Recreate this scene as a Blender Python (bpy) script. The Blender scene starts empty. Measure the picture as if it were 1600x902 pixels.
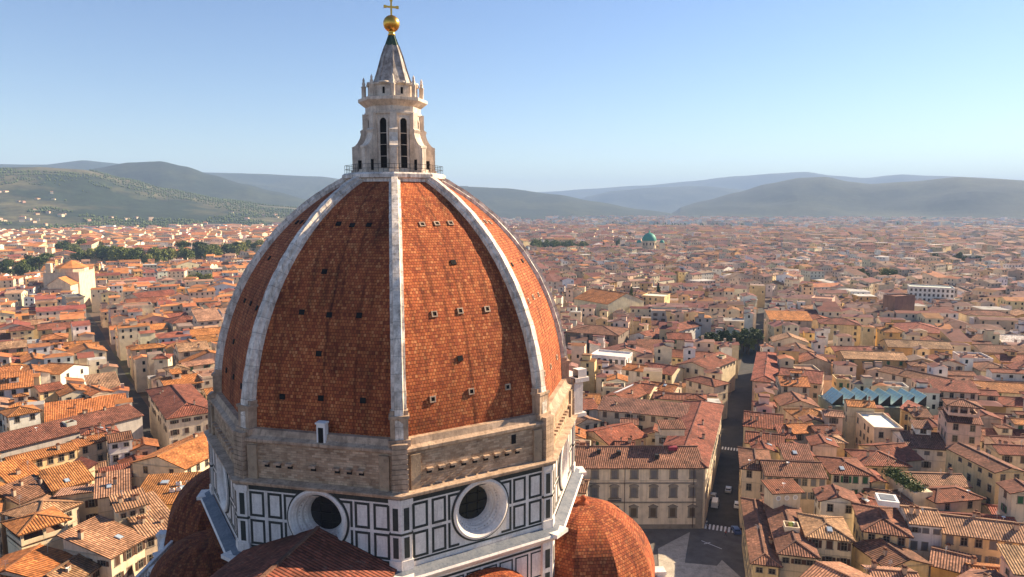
import bpy, bmesh, math, random
from mathutils import Vector, Matrix
R = math.radians
sc = bpy.context.scene
COL = sc.collection

# ------------------------------------------------------------------ camera, sky, sun, exposure
EYE = 86.0
CAM = Vector((0, -111.5, EYE))
F_PX, YAW, PITCH = 1094.0, 0.1645, -0.1165
FW = Vector((math.sin(YAW)*math.cos(PITCH), math.cos(YAW)*math.cos(PITCH), math.sin(PITCH)))
RT = Vector((math.cos(YAW), -math.sin(YAW), 0))
UP = RT.cross(FW)
cd = bpy.data.cameras.new("camera"); cam = bpy.data.objects.new("camera", cd); COL.objects.link(cam)
cd.sensor_width = 36.0; cd.lens = 36.0*F_PX/1600.0
cd.clip_start = 0.5; cd.clip_end = 60000
cam.location = CAM
cam.rotation_euler = (math.pi/2+PITCH, 0, -YAW)
sc.camera = cam

SUN_AZ, SUN_EL = 109.0, 30.0            # azimuth counted from the camera side (-y) towards +x
w = bpy.data.worlds.new("World"); sc.world = w; w.use_nodes = True
nt = w.node_tree
sky = nt.nodes.new("ShaderNodeTexSky"); sky.sky_type = 'NISHITA'; sky.sun_disc = False
sky.sun_elevation = R(SUN_EL); sky.sun_rotation = R(180-SUN_AZ)
sky.air_density = 1.0; sky.dust_density = 0.1; sky.ozone_density = 1.8; sky.altitude = 100
bgn = nt.nodes["Background"]; bgn.inputs[1].default_value = 0.058
hsv = nt.nodes.new("ShaderNodeHueSaturation"); hsv.inputs["Saturation"].default_value = 1.12; hsv.inputs["Hue"].default_value = .51
nt.links.new(sky.outputs[0], hsv.inputs["Color"]); nt.links.new(hsv.outputs[0], bgn.inputs[0])
sl = bpy.data.lights.new("sun", 'SUN'); so = bpy.data.objects.new("sun", sl); COL.objects.link(so)
sl.energy = 4.9; sl.angle = R(0.5); sl.color = (1.0, 0.80, 0.55)
sd = Vector((math.sin(R(SUN_AZ))*math.cos(R(SUN_EL)), -math.cos(R(SUN_AZ))*math.cos(R(SUN_EL)), math.sin(R(SUN_EL))))
so.rotation_euler = sd.to_track_quat('Z', 'Y').to_euler()
so.location = sd*400
vs = sc.view_settings
vs.view_transform = 'Standard'; vs.look = 'None'; vs.gamma = 1; vs.use_curve_mapping = False
vs.exposure = 1.5
try:
    sc.cycles.use_denoising = True; sc.cycles.denoiser = 'OPENIMAGEDENOISE'
    sc.cycles.denoising_input_passes = 'RGB_ALBEDO_NORMAL'
except Exception: pass
sc.cycles.max_bounces = 5; sc.cycles.diffuse_bounces = 3; sc.cycles.glossy_bounces = 2
sc.cycles.transmission_bounces = 2; sc.cycles.volume_bounces = 0

# ------------------------------------------------------------------ helpers
def ray(x, y): return FW*F_PX + RT*(x-800) - UP*(y-451)
def at(x, y, z):
    d = ray(x, y); t = (z-EYE)/d.z
    return CAM + d*t
def at_r(x, y, r):
    d = ray(x, y); return CAM + d*(r/math.hypot(d.x, d.y))
def proj(p):
    v = Vector(p)-CAM; d = v.dot(FW)
    if d < 1: return None
    return 800+F_PX*v.dot(RT)/d, 451-F_PX*v.dot(UP)/d, d
def tag(o, label=None, cat=None, group=None, kind=None):
    if label: o['label'] = label
    if cat: o['category'] = cat
    if group: o['group'] = group
    if kind: o['kind'] = kind
    return o
def empty(name, loc, rz=0.0):
    o = bpy.data.objects.new(name, None); COL.objects.link(o)
    o.empty_display_size = .5
    o.location = loc; o.rotation_euler = (0, 0, rz)
    return o
def put(name, mesh, parent=None, loc=(0, 0, 0), rz=0.0, scale=None):
    o = bpy.data.objects.new(name, mesh); COL.objects.link(o)
    if parent: o.parent = parent
    o.location = loc; o.rotation_euler = (0, 0, rz)
    if scale: o.scale = scale
    return o

class MB:
    """collects polygons, builds ONE mesh"""
    def __init__(s): s.v = []; s.f = []; s.m = []; s.t = []; s.uv = []; s.sm = []
    def poly(s, pts, m=0, tint=None, uv=None, smooth=False):
        b = len(s.v); s.v.extend([tuple(p) for p in pts]); s.f.append(tuple(range(b, b+len(pts))))
        s.m.append(m); s.t.append(tint or (1, 1, 1)); s.sm.append(smooth)
        s.uv.append(uv)
    def box(s, c, size, m=0, tint=None, rz=0.0, bottom=True, taper=1.0):
        hx, hy, hz = size[0]/2, size[1]/2, size[2]/2
        cr, sr = math.cos(rz), math.sin(rz)
        def P(x, y, z): return (c[0]+x*cr-y*sr, c[1]+x*sr+y*cr, c[2]+z)
        t = taper
        a = [P(-hx, -hy, -hz), P(hx, -hy, -hz), P(hx, hy, -hz), P(-hx, hy, -hz)]
        b = [P(-hx*t, -hy*t, hz), P(hx*t, -hy*t, hz), P(hx*t, hy*t, hz), P(-hx*t, hy*t, hz)]
        for i in range(4):
            j = (i+1) % 4; s.poly([a[i], a[j], b[j], b[i]], m, tint)
        s.poly(b, m, tint)
        if bottom: s.poly(a[::-1], m, tint)
    def beam(s, p, q, wd, ht, m=0, tint=None):
        p = Vector(p); q = Vector(q); d = (q-p)
        if d.length < 1e-4: return
        d.normalize(); side = d.cross(Vector((0, 0, 1)))
        if side.length < 1e-3: side = Vector((1, 0, 0))
        side.normalize(); up = side.cross(d)
        a = [p-side*wd/2-up*ht/2, p+side*wd/2-up*ht/2, p+side*wd/2+up*ht/2, p-side*wd/2+up*ht/2]
        b = [x+(q-p) for x in a]
        for i in range(4):
            j = (i+1) % 4; s.poly([a[i], b[i], b[j], a[j]], m, tint)
        s.poly(a, m, tint); s.poly(b[::-1], m, tint)
    def lathe(s, prof, n=24, c=(0, 0, 0), m=0, tint=None, smooth=True, a0=0.0, arc=2*math.pi):
        for i in range(n):
            p0 = a0+arc*i/n; p1 = a0+arc*(i+1)/n
            for k in range(len(prof)-1):
                (r0, z0), (r1, z1) = prof[k], prof[k+1]
                q = [(c[0]+r0*math.cos(p0), c[1]+r0*math.sin(p0), c[2]+z0), (c[0]+r0*math.cos(p1), c[1]+r0*math.sin(p1), c[2]+z0),
                     (c[0]+r1*math.cos(p1), c[1]+r1*math.sin(p1), c[2]+z1), (c[0]+r1*math.cos(p0), c[1]+r1*math.sin(p0), c[2]+z1)]
                if r0 < 1e-6: q = [q[0], q[2], q[3]]
                elif r1 < 1e-6: q = q[:3]
                s.poly(q, m, tint, smooth=smooth)
    def mesh(s, name, mats):
        me = bpy.data.meshes.new(name)
        me.from_pydata(s.v, [], s.f)
        for x in (mats if isinstance(mats, (list, tuple)) else [mats]): me.materials.append(x)
        me.polygons.foreach_set("material_index", s.m)
        me.polygons.foreach_set("use_smooth", s.sm)
        ca = me.attributes.new("tint", 'FLOAT_COLOR', 'CORNER')
        buf = []; ub = []
        for f, t, uv in zip(s.f, s.t, s.uv):
            for i in range(len(f)):
                buf.extend((t[0], t[1], t[2], 1.0)); ub.extend(uv[i] if uv else (0.0, 0.0))
        ca.data.foreach_set("color", buf)
        ul = me.uv_layers.new(name="UVMap"); ul.data.foreach_set("uv", ub)
        me.update()
        if any(s.sm):
            bm = bmesh.new(); bm.from_mesh(me); bmesh.ops.remove_doubles(bm, verts=bm.verts, dist=1e-4); bm.to_mesh(me); bm.free()
        return me
    def build(s, name, mats, parent=None, loc=(0, 0, 0), rz=0.0):
        return put(name, s.mesh(name, mats), parent, loc, rz)
def vary(c, rng, a=.12, b=.05):
    k = 1+rng.uniform(-a, a)
    return tuple(max(.01, x*k*(1+rng.uniform(-b, b))) for x in c)

# ------------------------------------------------------------------ materials
def newmat(name):
    m = bpy.data.materials.new(name); m.use_nodes = True
    n = m.node_tree; b = n.nodes["Principled BSDF"]
    b.inputs["Roughness"].default_value = .85
    b.inputs["Specular IOR Level"].default_value = .25
    return m, n, b
def N(n, t, **kw):
    x = n.nodes.new(t)
    for k, v in kw.items():
        if k.startswith("i_"): x.inputs[k[2:].replace("_", " ")].default_value = v
        else: setattr(x, k, v)
    return x
def L(n, a, b): n.links.new(a, b)
def mth(n, op, a, b=None, c=None):
    x = n.nodes.new("ShaderNodeMath"); x.operation = op
    for i, q in enumerate((a, b, c)):
        if q is None: continue
        if isinstance(q, (int, float)): x.inputs[i].default_value = q
        else: L(n, q, x.inputs[i])
    return x.outputs[0]
def mixc(n, fac, a, b, mode='MIX'):
    x = n.nodes.new("ShaderNodeMix"); x.data_type = 'RGBA'; x.blend_type = mode
    for s, q in ((0, fac), (6, a), (7, b)):
        if isinstance(q, (int, float)): x.inputs[s].default_value = q
        elif isinstance(q, tuple): x.inputs[s].default_value = (*q, 1) if len(q) == 3 else q
        else: L(n, q, x.inputs[s])
    return x.outputs[2]
def ramp(n, fac, pts):
    x = n.nodes.new("ShaderNodeValToRGB"); L(n, fac, x.inputs[0])
    e = x.color_ramp.elements
    while len(e) < len(pts): e.new(.5)
    for i, (p, c) in enumerate(pts):
        e[i].position = p; e[i].color = (*c, 1) if isinstance(c, tuple) else (c, c, c, 1)
    return x.outputs[0]
def noise(n, vec, scale, det=4, rough=.55):
    x = N(n, "ShaderNodeTexNoise", i_Scale=scale, i_Detail=det, i_Roughness=rough)
    if vec is not None: L(n, vec, x.inputs["Vector"])
    return x.outputs[0]
def plain(name, col, rough=.8, metal=0.0, spec=.25, var=.0, vscale=.6):
    m, n, b = newmat(name)
    b.inputs["Base Color"].default_value = (*col, 1); b.inputs["Roughness"].default_value = rough
    b.inputs["Metallic"].default_value = metal; b.inputs["Specular IOR Level"].default_value = spec
    if var:
        g = N(n, "ShaderNodeNewGeometry")
        f = noise(n, g.outputs["Position"], vscale)
        f = ramp(n, f, [(.3, 1-var), (.7, 1+var*.6)])
        L(n, mixc(n, 1.0, col, f, 'MULTIPLY'), b.inputs["Base Color"])
    return m

def mat_roof(name, fine=True):
    m, n, b = newmat(name)
    at_ = N(n, "ShaderNodeAttribute", attribute_name="tint")
    uvn = N(n, "ShaderNodeUVMap"); sp = N(n, "ShaderNodeSeparateXYZ"); L(n, uvn.outputs[0], sp.inputs[0])
    g = N(n, "ShaderNodeNewGeometry")
    big = noise(n, g.outputs["Position"], .22, 5, .6)
    col = at_.outputs["Color"]
    if fine:
        us = mth(n, 'DIVIDE', sp.outputs[0], .52); vv = mth(n, 'DIVIDE', sp.outputs[1], .55)
        prof = mth(n, 'MULTIPLY', mth(n, 'ABSOLUTE', mth(n, 'SUBTRACT', mth(n, 'FRACT', us), .5)), 2.0)
        cmb = N(n, "ShaderNodeCombineXYZ"); L(n, mth(n, 'FLOOR', us), cmb.inputs[0]); L(n, mth(n, 'FLOOR', vv), cmb.inputs[1])
        wn = N(n, "ShaderNodeTexWhiteNoise", noise_dimensions='2D'); L(n, cmb.outputs[0], wn.inputs["Vector"])
        cell = ramp(n, wn.outputs[0], [(0, .62), (.3, .92), (.8, 1.1), (1, 1.5)])
        col = mixc(n, 1.0, col, cell, 'MULTIPLY')
        ch = ramp(n, prof, [(.0, 1.12), (.45, 1.0), (.8, .48), (1, .36)])      # dirt lying in the channels between the cover tiles
        col = mixc(n, 1.0, col, ch, 'MULTIPLY')
        hgt = mth(n, 'ADD', mth(n, 'SUBTRACT', 1.0, mth(n, 'POWER', prof, 2.0)), mth(n, 'MULTIPLY', mth(n, 'FRACT', vv), -.35))
        bp = N(n, "ShaderNodeBump", i_Strength=.9, i_Distance=.14); L(n, hgt, bp.inputs["Height"]); L(n, bp.outputs[0], b.inputs["Normal"])
    cmb2 = N(n, "ShaderNodeCombineXYZ"); L(n, mth(n, 'FLOOR', mth(n, 'DIVIDE', sp.outputs[0], 3.64)), cmb2.inputs[0]); L(n, mth(n, 'FLOOR', mth(n, 'DIVIDE', sp.outputs[1], 4.4)), cmb2.inputs[1]); 
    wn2 = N(n, "ShaderNodeTexWhiteNoise", noise_dimensions='2D'); L(n, cmb2.outputs[0], wn2.inputs["Vector"])
    col = mixc(n, 1.0, col, ramp(n, wn2.outputs[0], [(0, .80), (.15, .95), (.8, 1.03), (1, 1.22)]), 'MULTIPLY')      # areas relaid with older or newer tiles
    st = ramp(n, big, [(.35, .62), (.5, 1.0), (.7, 1.18)])
    col = mixc(n, 1.0, col, st, 'MULTIPLY')
    lich = ramp(n, noise(n, g.outputs["Position"], 1.1, 6, .7), [(.58, 0.0), (.72, .5)])
    col = mixc(n, lich, col, (.30, .235, .17))
    L(n, col, b.inputs["Base Color"]); b.inputs["Roughness"].default_value = .9
    return m
def mat_wall(name, fine=True):
    m, n, b = newmat(name)
    at_ = N(n, "ShaderNodeAttribute", attribute_name="tint")
    col = at_.outputs["Color"]
    g = N(n, "ShaderNodeNewGeometry")
    f1 = ramp(n, noise(n, g.outputs["Position"], .35, 5, .6), [(.3, .78), (.55, 1.0), (.75, 1.08)])
    col = mixc(n, 1.0, col, f1, 'MULTIPLY')
    if fine:
        mp = N(n, "ShaderNodeMapping"); mp.inputs["Scale"].default_value = (1.6, 1.6, .12); L(n, g.outputs["Position"], mp.inputs[0])
        st = ramp(n, noise(n, mp.outputs[0], 1.0, 5, .65), [(.36, .66), (.52, 1.0), (1, 1.0)])     # rain streaks
        col = mixc(n, .55, col, mixc(n, 1.0, col, st, 'MULTIPLY'))
        pt = ramp(n, noise(n, g.outputs["Position"], .8, 3, .5), [(.62, 0.0), (.66, .35)])
        col = mixc(n, pt, col, mixc(n, 1.0, col, (.80, .76, .70), 'MULTIPLY'))
        bp = N(n, "ShaderNodeBump", i_Strength=.35, i_Distance=.03)
        L(n, noise(n, g.outputs["Position"], 6, 4, .7), bp.inputs["Height"]); L(n, bp.outputs[0], b.inputs["Normal"])
    L(n, col, b.inputs["Base Color"]); b.inputs["Roughness"].default_value = .92
    return m
M = {}
M['roof'] = mat_roof("terracotta_tiles"); M['froof'] = mat_roof("terracotta_far", False)
M['wall'] = mat_wall("plaster"); M['fwall'] = mat_wall("plaster_far", False)
M['glass'] = plain("window_glass", (.018, .017, .018), .18, 0, .5)
M['dark'] = plain("dark_opening", (.012, .010, .009), .9)
M['stone'] = plain("grey_stone", (.26, .22, .175), .9, var=.25)
M['sh_grey'] = plain("shutter_grey", (.17, .16, .16), .7, var=.15)
M['sh_brown'] = plain("shutter_brown", (.085, .045, .03), .7, var=.15)
M['sh_green'] = plain("shutter_green", (.035, .12, .05), .7, var=.15)
M['sh_tan'] = plain("shutter_tan", (.13, .095, .065), .7, var=.15)
M['metal'] = plain("metal_grey", (.45, .46, .48), .45, .6)
M['iron'] = plain("dark_iron", (.03, .028, .027), .6, .3)
M['whitep'] = plain("white_paint", (.78, .76, .72), .6, var=.1)
M['terrace'] = plain("terrace_floor", (.32, .17, .11), .9, var=.25)
M['trunk'] = plain("bark", (.07, .05, .035), .95, var=.3)

def mat_dome(name, cw=.46, rh=.46, dark=1.0, seam=False):
    m, n, b = newmat(name)
    uvn = N(n, "ShaderNodeUVMap"); g = N(n, "ShaderNodeNewGeometry")
    br = N(n, "ShaderNodeTexBrick", offset=.5, squash=1.0)
    br.inputs["Color1"].default_value = (0, 0, 0, 1); br.inputs["Color2"].default_value = (1, 1, 1, 1); br.inputs["Mortar"].default_value = (.5, .5, .5, 1)
    br.inputs["Scale"].default_value = 1; br.inputs["Mortar Size"].default_value = .035; br.inputs["Mortar Smooth"].default_value = .35
    br.inputs["Brick Width"].default_value = cw; br.inputs["Row Height"].default_value = rh
    wob = N(n, "ShaderNodeTexNoise", i_Scale=.7, i_Detail=2.0); L(n, uvn.outputs[0], wob.inputs["Vector"])
    add = N(n, "ShaderNodeVectorMath", operation='MULTIPLY_ADD'); L(n, wob.outputs["Color"], add.inputs[0]); add.inputs[1].default_value = (.10, .16, 0); L(n, uvn.outputs[0], add.inputs[2])
    L(n, add.outputs[0], br.inputs["Vector"])
    tile = ramp(n, br.outputs["Color"], [(0, (.25, .054, .020)), (.2, (.36, .083, .028)), (.55, (.44, .115, .037)), (.85, (.50, .15, .049)), (1, (.58, .215, .08))])
    big = noise(n, g.outputs["Position"], .16, 5, .62)
    col = mixc(n, 1.0, tile, ramp(n, big, [(.3, .50), (.45, .92), (.55, 1.05), (.72, 1.35)]), 'MULTIPLY')
    mp = N(n, "ShaderNodeMapping"); mp.inputs["Scale"].default_value = (1.1, .07, 1); L(n, uvn.outputs[0], mp.inputs[0])
    stv = ramp(n, noise(n, mp.outputs[0], 1.0, 5, .6), [(.38, .45), (.5, 1.0), (.62, 1.0), (.72, 1.18)])
    col = mixc(n, .75, col, mixc(n, 1.0, col, stv, 'MULTIPLY'))
    if seam:
        spu = N(n, "ShaderNodeSeparateXYZ"); L(n, uvn.outputs[0], spu.inputs[0])
        wob2 = N(n, "ShaderNodeTexNoise", noise_dimensions='1D', i_Scale=.25, i_Detail=2.0); L(n, spu.outputs[1], wob2.inputs["W"])
        lu = mth(n, 'SUBTRACT', mth(n, 'MODULO', mth(n, 'ADD', spu.outputs[0], 20.0), 40.0), mth(n, 'ADD', 19.6, mth(n, 'MULTIPLY', wob2.outputs[0], .9)))
        sm_ = ramp(n, mth(n, 'ABSOLUTE', lu), [(0, .45), (.10, .5), (.22, 1.0), (1, 1.0)])
        col = mixc(n, .8, col, mixc(n, 1.0, col, sm_, 'MULTIPLY'))
    blot = ramp(n, noise(n, g.outputs["Position"], .9, 5, .7), [(.60, 0.0), (.70, .55)])
    col = mixc(n, blot, col, (.10, .035, .022))
    mort = ramp(n, br.outputs["Fac"], [(0, 1.0), (1, .34)])
    col = mixc(n, 1.0, col, mort, 'MULTIPLY')
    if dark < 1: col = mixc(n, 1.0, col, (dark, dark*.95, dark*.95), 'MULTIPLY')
    L(n, col, b.inputs["Base Color"]); b.inputs["Roughness"].default_value = .88
    sp = N(n, "ShaderNodeSeparateXYZ"); L(n, add.outputs[0], sp.inputs[0])
    saw = mth(n, 'FRACT', mth(n, 'DIVIDE', sp.outputs[1], rh))
    h = mth(n, 'ADD', mth(n, 'MULTIPLY', saw, -1.0), mth(n, 'MULTIPLY', br.outputs["Fac"], -.8))
    h = mth(n, 'ADD', h, mth(n, 'MULTIPLY', br.outputs["Color"], .5))
    bp = N(n, "ShaderNodeBump", i_Strength=.75, i_Distance=.10); L(n, h, bp.inputs["Height"]); L(n, bp.outputs[0], b.inputs["Normal"])
    return m
M['dome'] = mat_dome("dome_tiles", .40, .43, 1.0, True)
M['tribd'] = mat_dome("shaded_tiles", .46, .46, .55)  # shaded copy of the tribune tiles, shade put into the colour
M['trib'] = mat_dome("tribune_tiles", .46, .46, .86)

def mat_marble(name, base, stain, amt, sc_=.5, joint=0):
    m, n, b = newmat(name)
    g = N(n, "ShaderNodeNewGeometry")
    f = ramp(n, noise(n, g.outputs["Position"], sc_, 6, .68), [(.42, 0.0), (.66, amt)])
    mp = N(n, "ShaderNodeMapping"); mp.inputs["Scale"].default_value = (2.2, 2.2, .22); L(n, g.outputs["Position"], mp.inputs[0])
    f2 = ramp(n, noise(n, mp.outputs[0], 1.0, 5, .65), [(.50, 0.0), (.68, amt)])
    col = mixc(n, f, base, stain); col = mixc(n, f2, col, stain)
    fine = ramp(n, noise(n, g.outputs["Position"], 5, 4, .6), [(.3, .86), (.7, 1.06)])
    col = mixc(n, 1.0, col, fine, 'MULTIPLY')
    if joint:
        uvn = N(n, "ShaderNodeUVMap"); sp = N(n, "ShaderNodeSeparateXYZ"); L(n, uvn.outputs[0], sp.inputs[0])
        v_ = mth(n, 'DIVIDE', sp.outputs[1], joint)
        jl = ramp(n, mth(n, 'FRACT', v_), [(.0, .60), (.035, .66), (.05, 1.0), (1, 1.0)])
        cmb = N(n, "ShaderNodeCombineXYZ"); L(n, mth(n, 'FLOOR', v_), cmb.inputs[0])
        wn = N(n, "ShaderNodeTexWhiteNoise", noise_dimensions='2D'); L(n, cmb.outputs[0], wn.inputs["Vector"])
        col = mixc(n, 1.0, col, jl, 'MULTIPLY'); col = mixc(n, 1.0, col, ramp(n, wn.outputs[0], [(0, .84), (.5, .98), (1, 1.05)]), 'MULTIPLY')
    L(n, col, b.inputs["Base Color"]); b.inputs["Roughness"].default_value = .62
    bp = N(n, "ShaderNodeBump", i_Strength=.25, i_Distance=.05); L(n, noise(n, g.outputs["Position"], 3, 5, .7), bp.inputs["Height"]); L(n, bp.outputs[0], b.inputs["Normal"])
    return m
M['marble'] = mat_marble("white_marble", (.86, .77, .69), (.48, .40, .35), .42)
M['ribm'] = mat_marble("rib_marble", (.86, .77, .68), (.26, .21, .175), .75, .7)
M['rib'] = mat_marble("rib_blocks", (.92, .80, .68), (.28, .215, .165), .72, .75, 2.1)
M['lant'] = mat_marble("lantern_stone", (.84, .70, .56), (.34, .26, .20), .6, .7)
M['green'] = mat_marble("green_marble", (.030, .034, .030), (.07, .065, .055), .6)
M['lead'] = mat_marble("lead_sheet", (.20, .21, .23), (.09, .11, .14), .7)
M['brownstone'] = mat_marble("weathered_stone", (.56, .39, .265), (.22, .145, .095), .8)
M['gold'] = plain("gilt_bronze", (.80, .42, .07), .28, 1.0, .5)
M['copper'] = plain("green_copper", (.07, .11, .075), .7, .2, var=.3, vscale=1.5)
M['cone'] = mat_marble("cone_marble", (.50, .44, .39), (.16, .13, .115), .9, .9)
def mat_brickband():
    m, n, b = newmat("rough_masonry")
    uvn = N(n, "ShaderNodeUVMap"); g = N(n, "ShaderNodeNewGeometry")
    br = N(n, "ShaderNodeTexBrick", offset=.5)
    for k, v in (("Color1", (.36, .22, .13, 1)), ("Color2", (.60, .42, .275, 1)), ("Mortar", (.40, .28, .18, 1))): br.inputs[k].default_value = v
    br.inputs["Scale"].default_value = 1; br.inputs["Brick Width"].default_value = .85; br.inputs["Row Height"].default_value = .30; br.inputs["Mortar Size"].default_value = .025
    L(n, uvn.outputs[0], br.inputs["Vector"])
    f = ramp(n, noise(n, g.outputs["Position"], .45, 6, .66), [(.3, .6), (.5, 1.0), (.7, 1.3)])
    col = mixc(n, 1.0, br.outputs["Color"], f, 'MULTIPLY')
    col = mixc(n, ramp(n, noise(n, g.outputs["Position"], 1.6, 6, .7), [(.55, 0.0), (.7, .6)]), col, (.12, .08, .055))
    L(n, col, b.inputs["Base Color"]); b.inputs["Roughness"].default_value = .95
    bp = N(n, "ShaderNodeBump", i_Strength=.8, i_Distance=.15)
    L(n, mth(n, 'ADD', mth(n, 'MULTIPLY', br.outputs["Fac"], -.5), noise(n, g.outputs["Position"], 2.5, 6, .75)), bp.inputs["Height"]); L(n, bp.outputs[0], b.inputs["Normal"])
    return m
M['band'] = mat_brickband()
def mat_asphalt(name, c, sc_=.3):
    m, n, b = newmat(name); g = N(n, "ShaderNodeNewGeometry")
    f = ramp(n, noise(n, g.outputs["Position"], sc_, 6, .65), [(.3, .7), (.7, 1.25)])
    f2 = ramp(n, noise(n, g.outputs["Position"], 4, 3, .6), [(.3, .85), (.7, 1.12)])
    L(n, mixc(n, 1.0, mixc(n, 1.0, c, f, 'MULTIPLY'), f2, 'MULTIPLY'), b.inputs["Base Color"])
    return m
M['street'] = mat_asphalt("street_paving", (.055, .053, .053))
M['plaza'] = mat_asphalt("plaza_paving", (.15, .132, .115))  # dark tone carries the square's shade; the sunlit patch is drawn paler
def mat_ground():
    m, n, b = newmat("city_ground"); g = N(n, "ShaderNodeNewGeometry")
    v = noise(n, g.outputs["Position"], .004, 6, .65)
    col = ramp(n, v, [(.35, (.12, .085, .065)), (.48, (.15, .10, .075)), (.56, (.07, .075, .035)), (.68, (.045, .06, .025))])
    f = ramp(n, noise(n, g.outputs["Position"], .05, 5, .7), [(.3, .55), (.7, 1.35)])
    L(n, mixc(n, 1.0, col, f, 'MULTIPLY'), b.inputs["Base Color"]); b.inputs["Roughness"].default_value = 1
    return m
M['ground'] = mat_ground()
def mat_hill(name, forest, field):
    m, n, b = newmat(name); g = N(n, "ShaderNodeNewGeometry")
    f = ramp(n, noise(n, g.outputs["Position"], .0016, 6, .6), [(.46, 0.0), (.56, 1.0)])
    f2 = ramp(n, noise(n, g.outputs["Position"], .02, 5, .75), [(.35, .5), (.65, 1.4)])
    col = mixc(n, f, forest, field); col = mixc(n, 1.0, col, f2, 'MULTIPLY')
    L(n, col, b.inputs["Base Color"]); b.inputs["Roughness"].default_value = 1
    return m
M['hillA'] = mat_hill("hill_fields", (.020, .034, .016), (.11, .098, .045))
M['hillB'] = mat_hill("hill_forest", (.018, .030, .018), (.038, .048, .024))
def mat_leaf(name, c1, c2):
    m, n, b = newmat(name); g = N(n, "ShaderNodeNewGeometry"); oi = N(n, "ShaderNodeObjectInfo")
    f = noise(n, g.outputs["Position"], .6, 3, .6)
    wn = N(n, "ShaderNodeMath", operation='ADD'); L(n, f, wn.inputs[0]); L(n, mth(n, 'MULTIPLY', mth(n, 'SUBTRACT', oi.outputs["Random"], .5), .5), wn.inputs[1])
    L(n, ramp(n, wn.outputs[0], [(.25, c1), (.75, c2)]), b.inputs["Base Color"]); b.inputs["Roughness"].default_value = .7
    return m
M['leaf'] = mat_leaf("broad_leaves", (.05, .085, .02), (.19, .21, .045))
M['leafd'] = mat_leaf("dark_leaves", (.028, .052, .016), (.09, .12, .03))
M['leafy'] = mat_leaf("pale_leaves", (.10, .13, .03), (.28, .27, .06))

# ------------------------------------------------------------------ setting: ground, hills, haze
def smooth(t): t = max(0, min(1, t)); return t*t*(3-2*t)
def interp(pts, x):
    if x <= pts[0][0]: return pts[0][1]
    for (a, b), (c, d) in zip(pts, pts[1:]):
        if x <= c:
            t = (x-a)/(c-a); t = t*t*(3-2*t)*.5+t*.5
            return b+(d-b)*t
    return pts[-1][1]
def vnoise(x, y, seed=0):
    xi, yi = math.floor(x), math.floor(y); fx, fy = x-xi, y-yi
    def h(i, j):
        k = (i*374761393+j*668265263+seed*974634777) & 0xffffffff
        k = ((k ^ (k >> 13))*1274126177) & 0xffffffff
        return ((k ^ (k >> 16)) & 0xffff)/65535.0
    fx = fx*fx*(3-2*fx); fy = fy*fy*(3-2*fy)
    return (h(xi, yi)*(1-fx)+h(xi+1, yi)*fx)*(1-fy)+(h(xi, yi+1)*(1-fx)+h(xi+1, yi+1)*fx)*fy
def fbm(x, y, o=4, seed=0):
    s = 0; a = .5; t = 0
    for k in range(o): s += a*vnoise(x*2**k, y*2**k, seed+k); t += a; a *= .5
    return s/t
mb = MB(); ng = 96; rings = [0, 60, 150, 400, 1000, 2500, 6000, 12000, 21000]
for i in range(ng):
    a0, a1 = 2*math.pi*i/ng, 2*math.pi*(i+1)/ng
    for r0, r1 in zip(rings, rings[1:]):
        q = [(r0*math.cos(a0), r0*math.sin(a0), 0), (r1*math.cos(a0), r1*math.sin(a0), 0), (r1*math.cos(a1), r1*math.sin(a1), 0), (r0*math.cos(a1), r0*math.sin(a1), 0)]
        mb.poly(q[1:] if r0 == 0 else q)
tag(mb.build("ground", M['ground']), kind='structure')

def hill(name, prof, rb, rr, rbk, x0, x1, mat, seed, nx=220, nr=46, rough=.30):
    """terrain between distances rb (foot), rr (crest) and rbk (back foot) seen from the tower; its crest heights follow prof"""
    mb = MB(); grid = []
    for i in range(nx+1):
        px = x0+(x1-x0)*i/nx; col = []
        py = interp(prof, px); d = ray(px, py); hd = math.hypot(d.x, d.y)
        top = max(2.0, EYE + d.z/hd*rr)
        ux, uy = d.x/hd, d.y/hd
        fade = min(1, (i+.001)/6, (nx-i+.001)/6)
        for j in range(nr+1):
            r = rb+(rbk-rb)*j/nr
            k = smooth((r-rb)/(rr-rb)) if r < rr else smooth((rbk-r)/(rbk-rr))
            X, Y = CAM.x+ux*r, CAM.y+uy*r
            nz = fbm(X/900, Y/900, 5, seed)-.5
            gul = abs(fbm(X/1500+7, Y/1500, 3, seed+9)-.5)
            z = top*k*(1+rough*nz*4*(1-k*.96)) - top*gul*2.6*k*(1-k)
            z = -1.0 + max(0, z)*fade + (0 if k > 0 else 0)
            col.append((X, Y, z))
        grid.append(col)
    for i in range(nx):
        for j in range(nr):
            mb.poly([grid[i][j], grid[i+1][j], grid[i+1][j+1], grid[i][j+1]], smooth=True)
    o = mb.build(name, mat); tag(o, kind='structure')
    return grid
PA = [(-260, 268), (-100, 264), (0, 263), (60, 262), (130, 266), (200, 281), (260, 296), (350, 312), (430, 322), (520, 330), (600, 334)]
PB = [(60, 318), (100, 285), (150, 264), (200, 255), (250, 253), (290, 261), (330, 274), (380, 288), (430, 300), (480, 312), (560, 324), (620, 332)]
PC = [(-300, 262), (0, 257), (70, 257), (130, 250), (170, 254), (220, 260), (300, 269), (400, 272), (500, 276), (560, 284), (650, 290), (720, 291), (760, 292)]
PG = [(560, 300), (650, 292), (720, 291), (790, 294), (870, 304), (930, 315), (1000, 327), (1060, 334)]
PD = [(880, 322), (920, 306), (960, 298), (1020, 293), (1100, 291), (1160, 296), (1220, 305), (1300, 320)]
PE = [(1040, 330), (1100, 314), (1150, 301), (1200, 287), (1250, 278), (1290, 277), (1330, 285), (1360, 288), (1420, 284), (1500, 277), (1560, 280), (1640, 285), (1750, 280), (1900, 290)]
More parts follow.
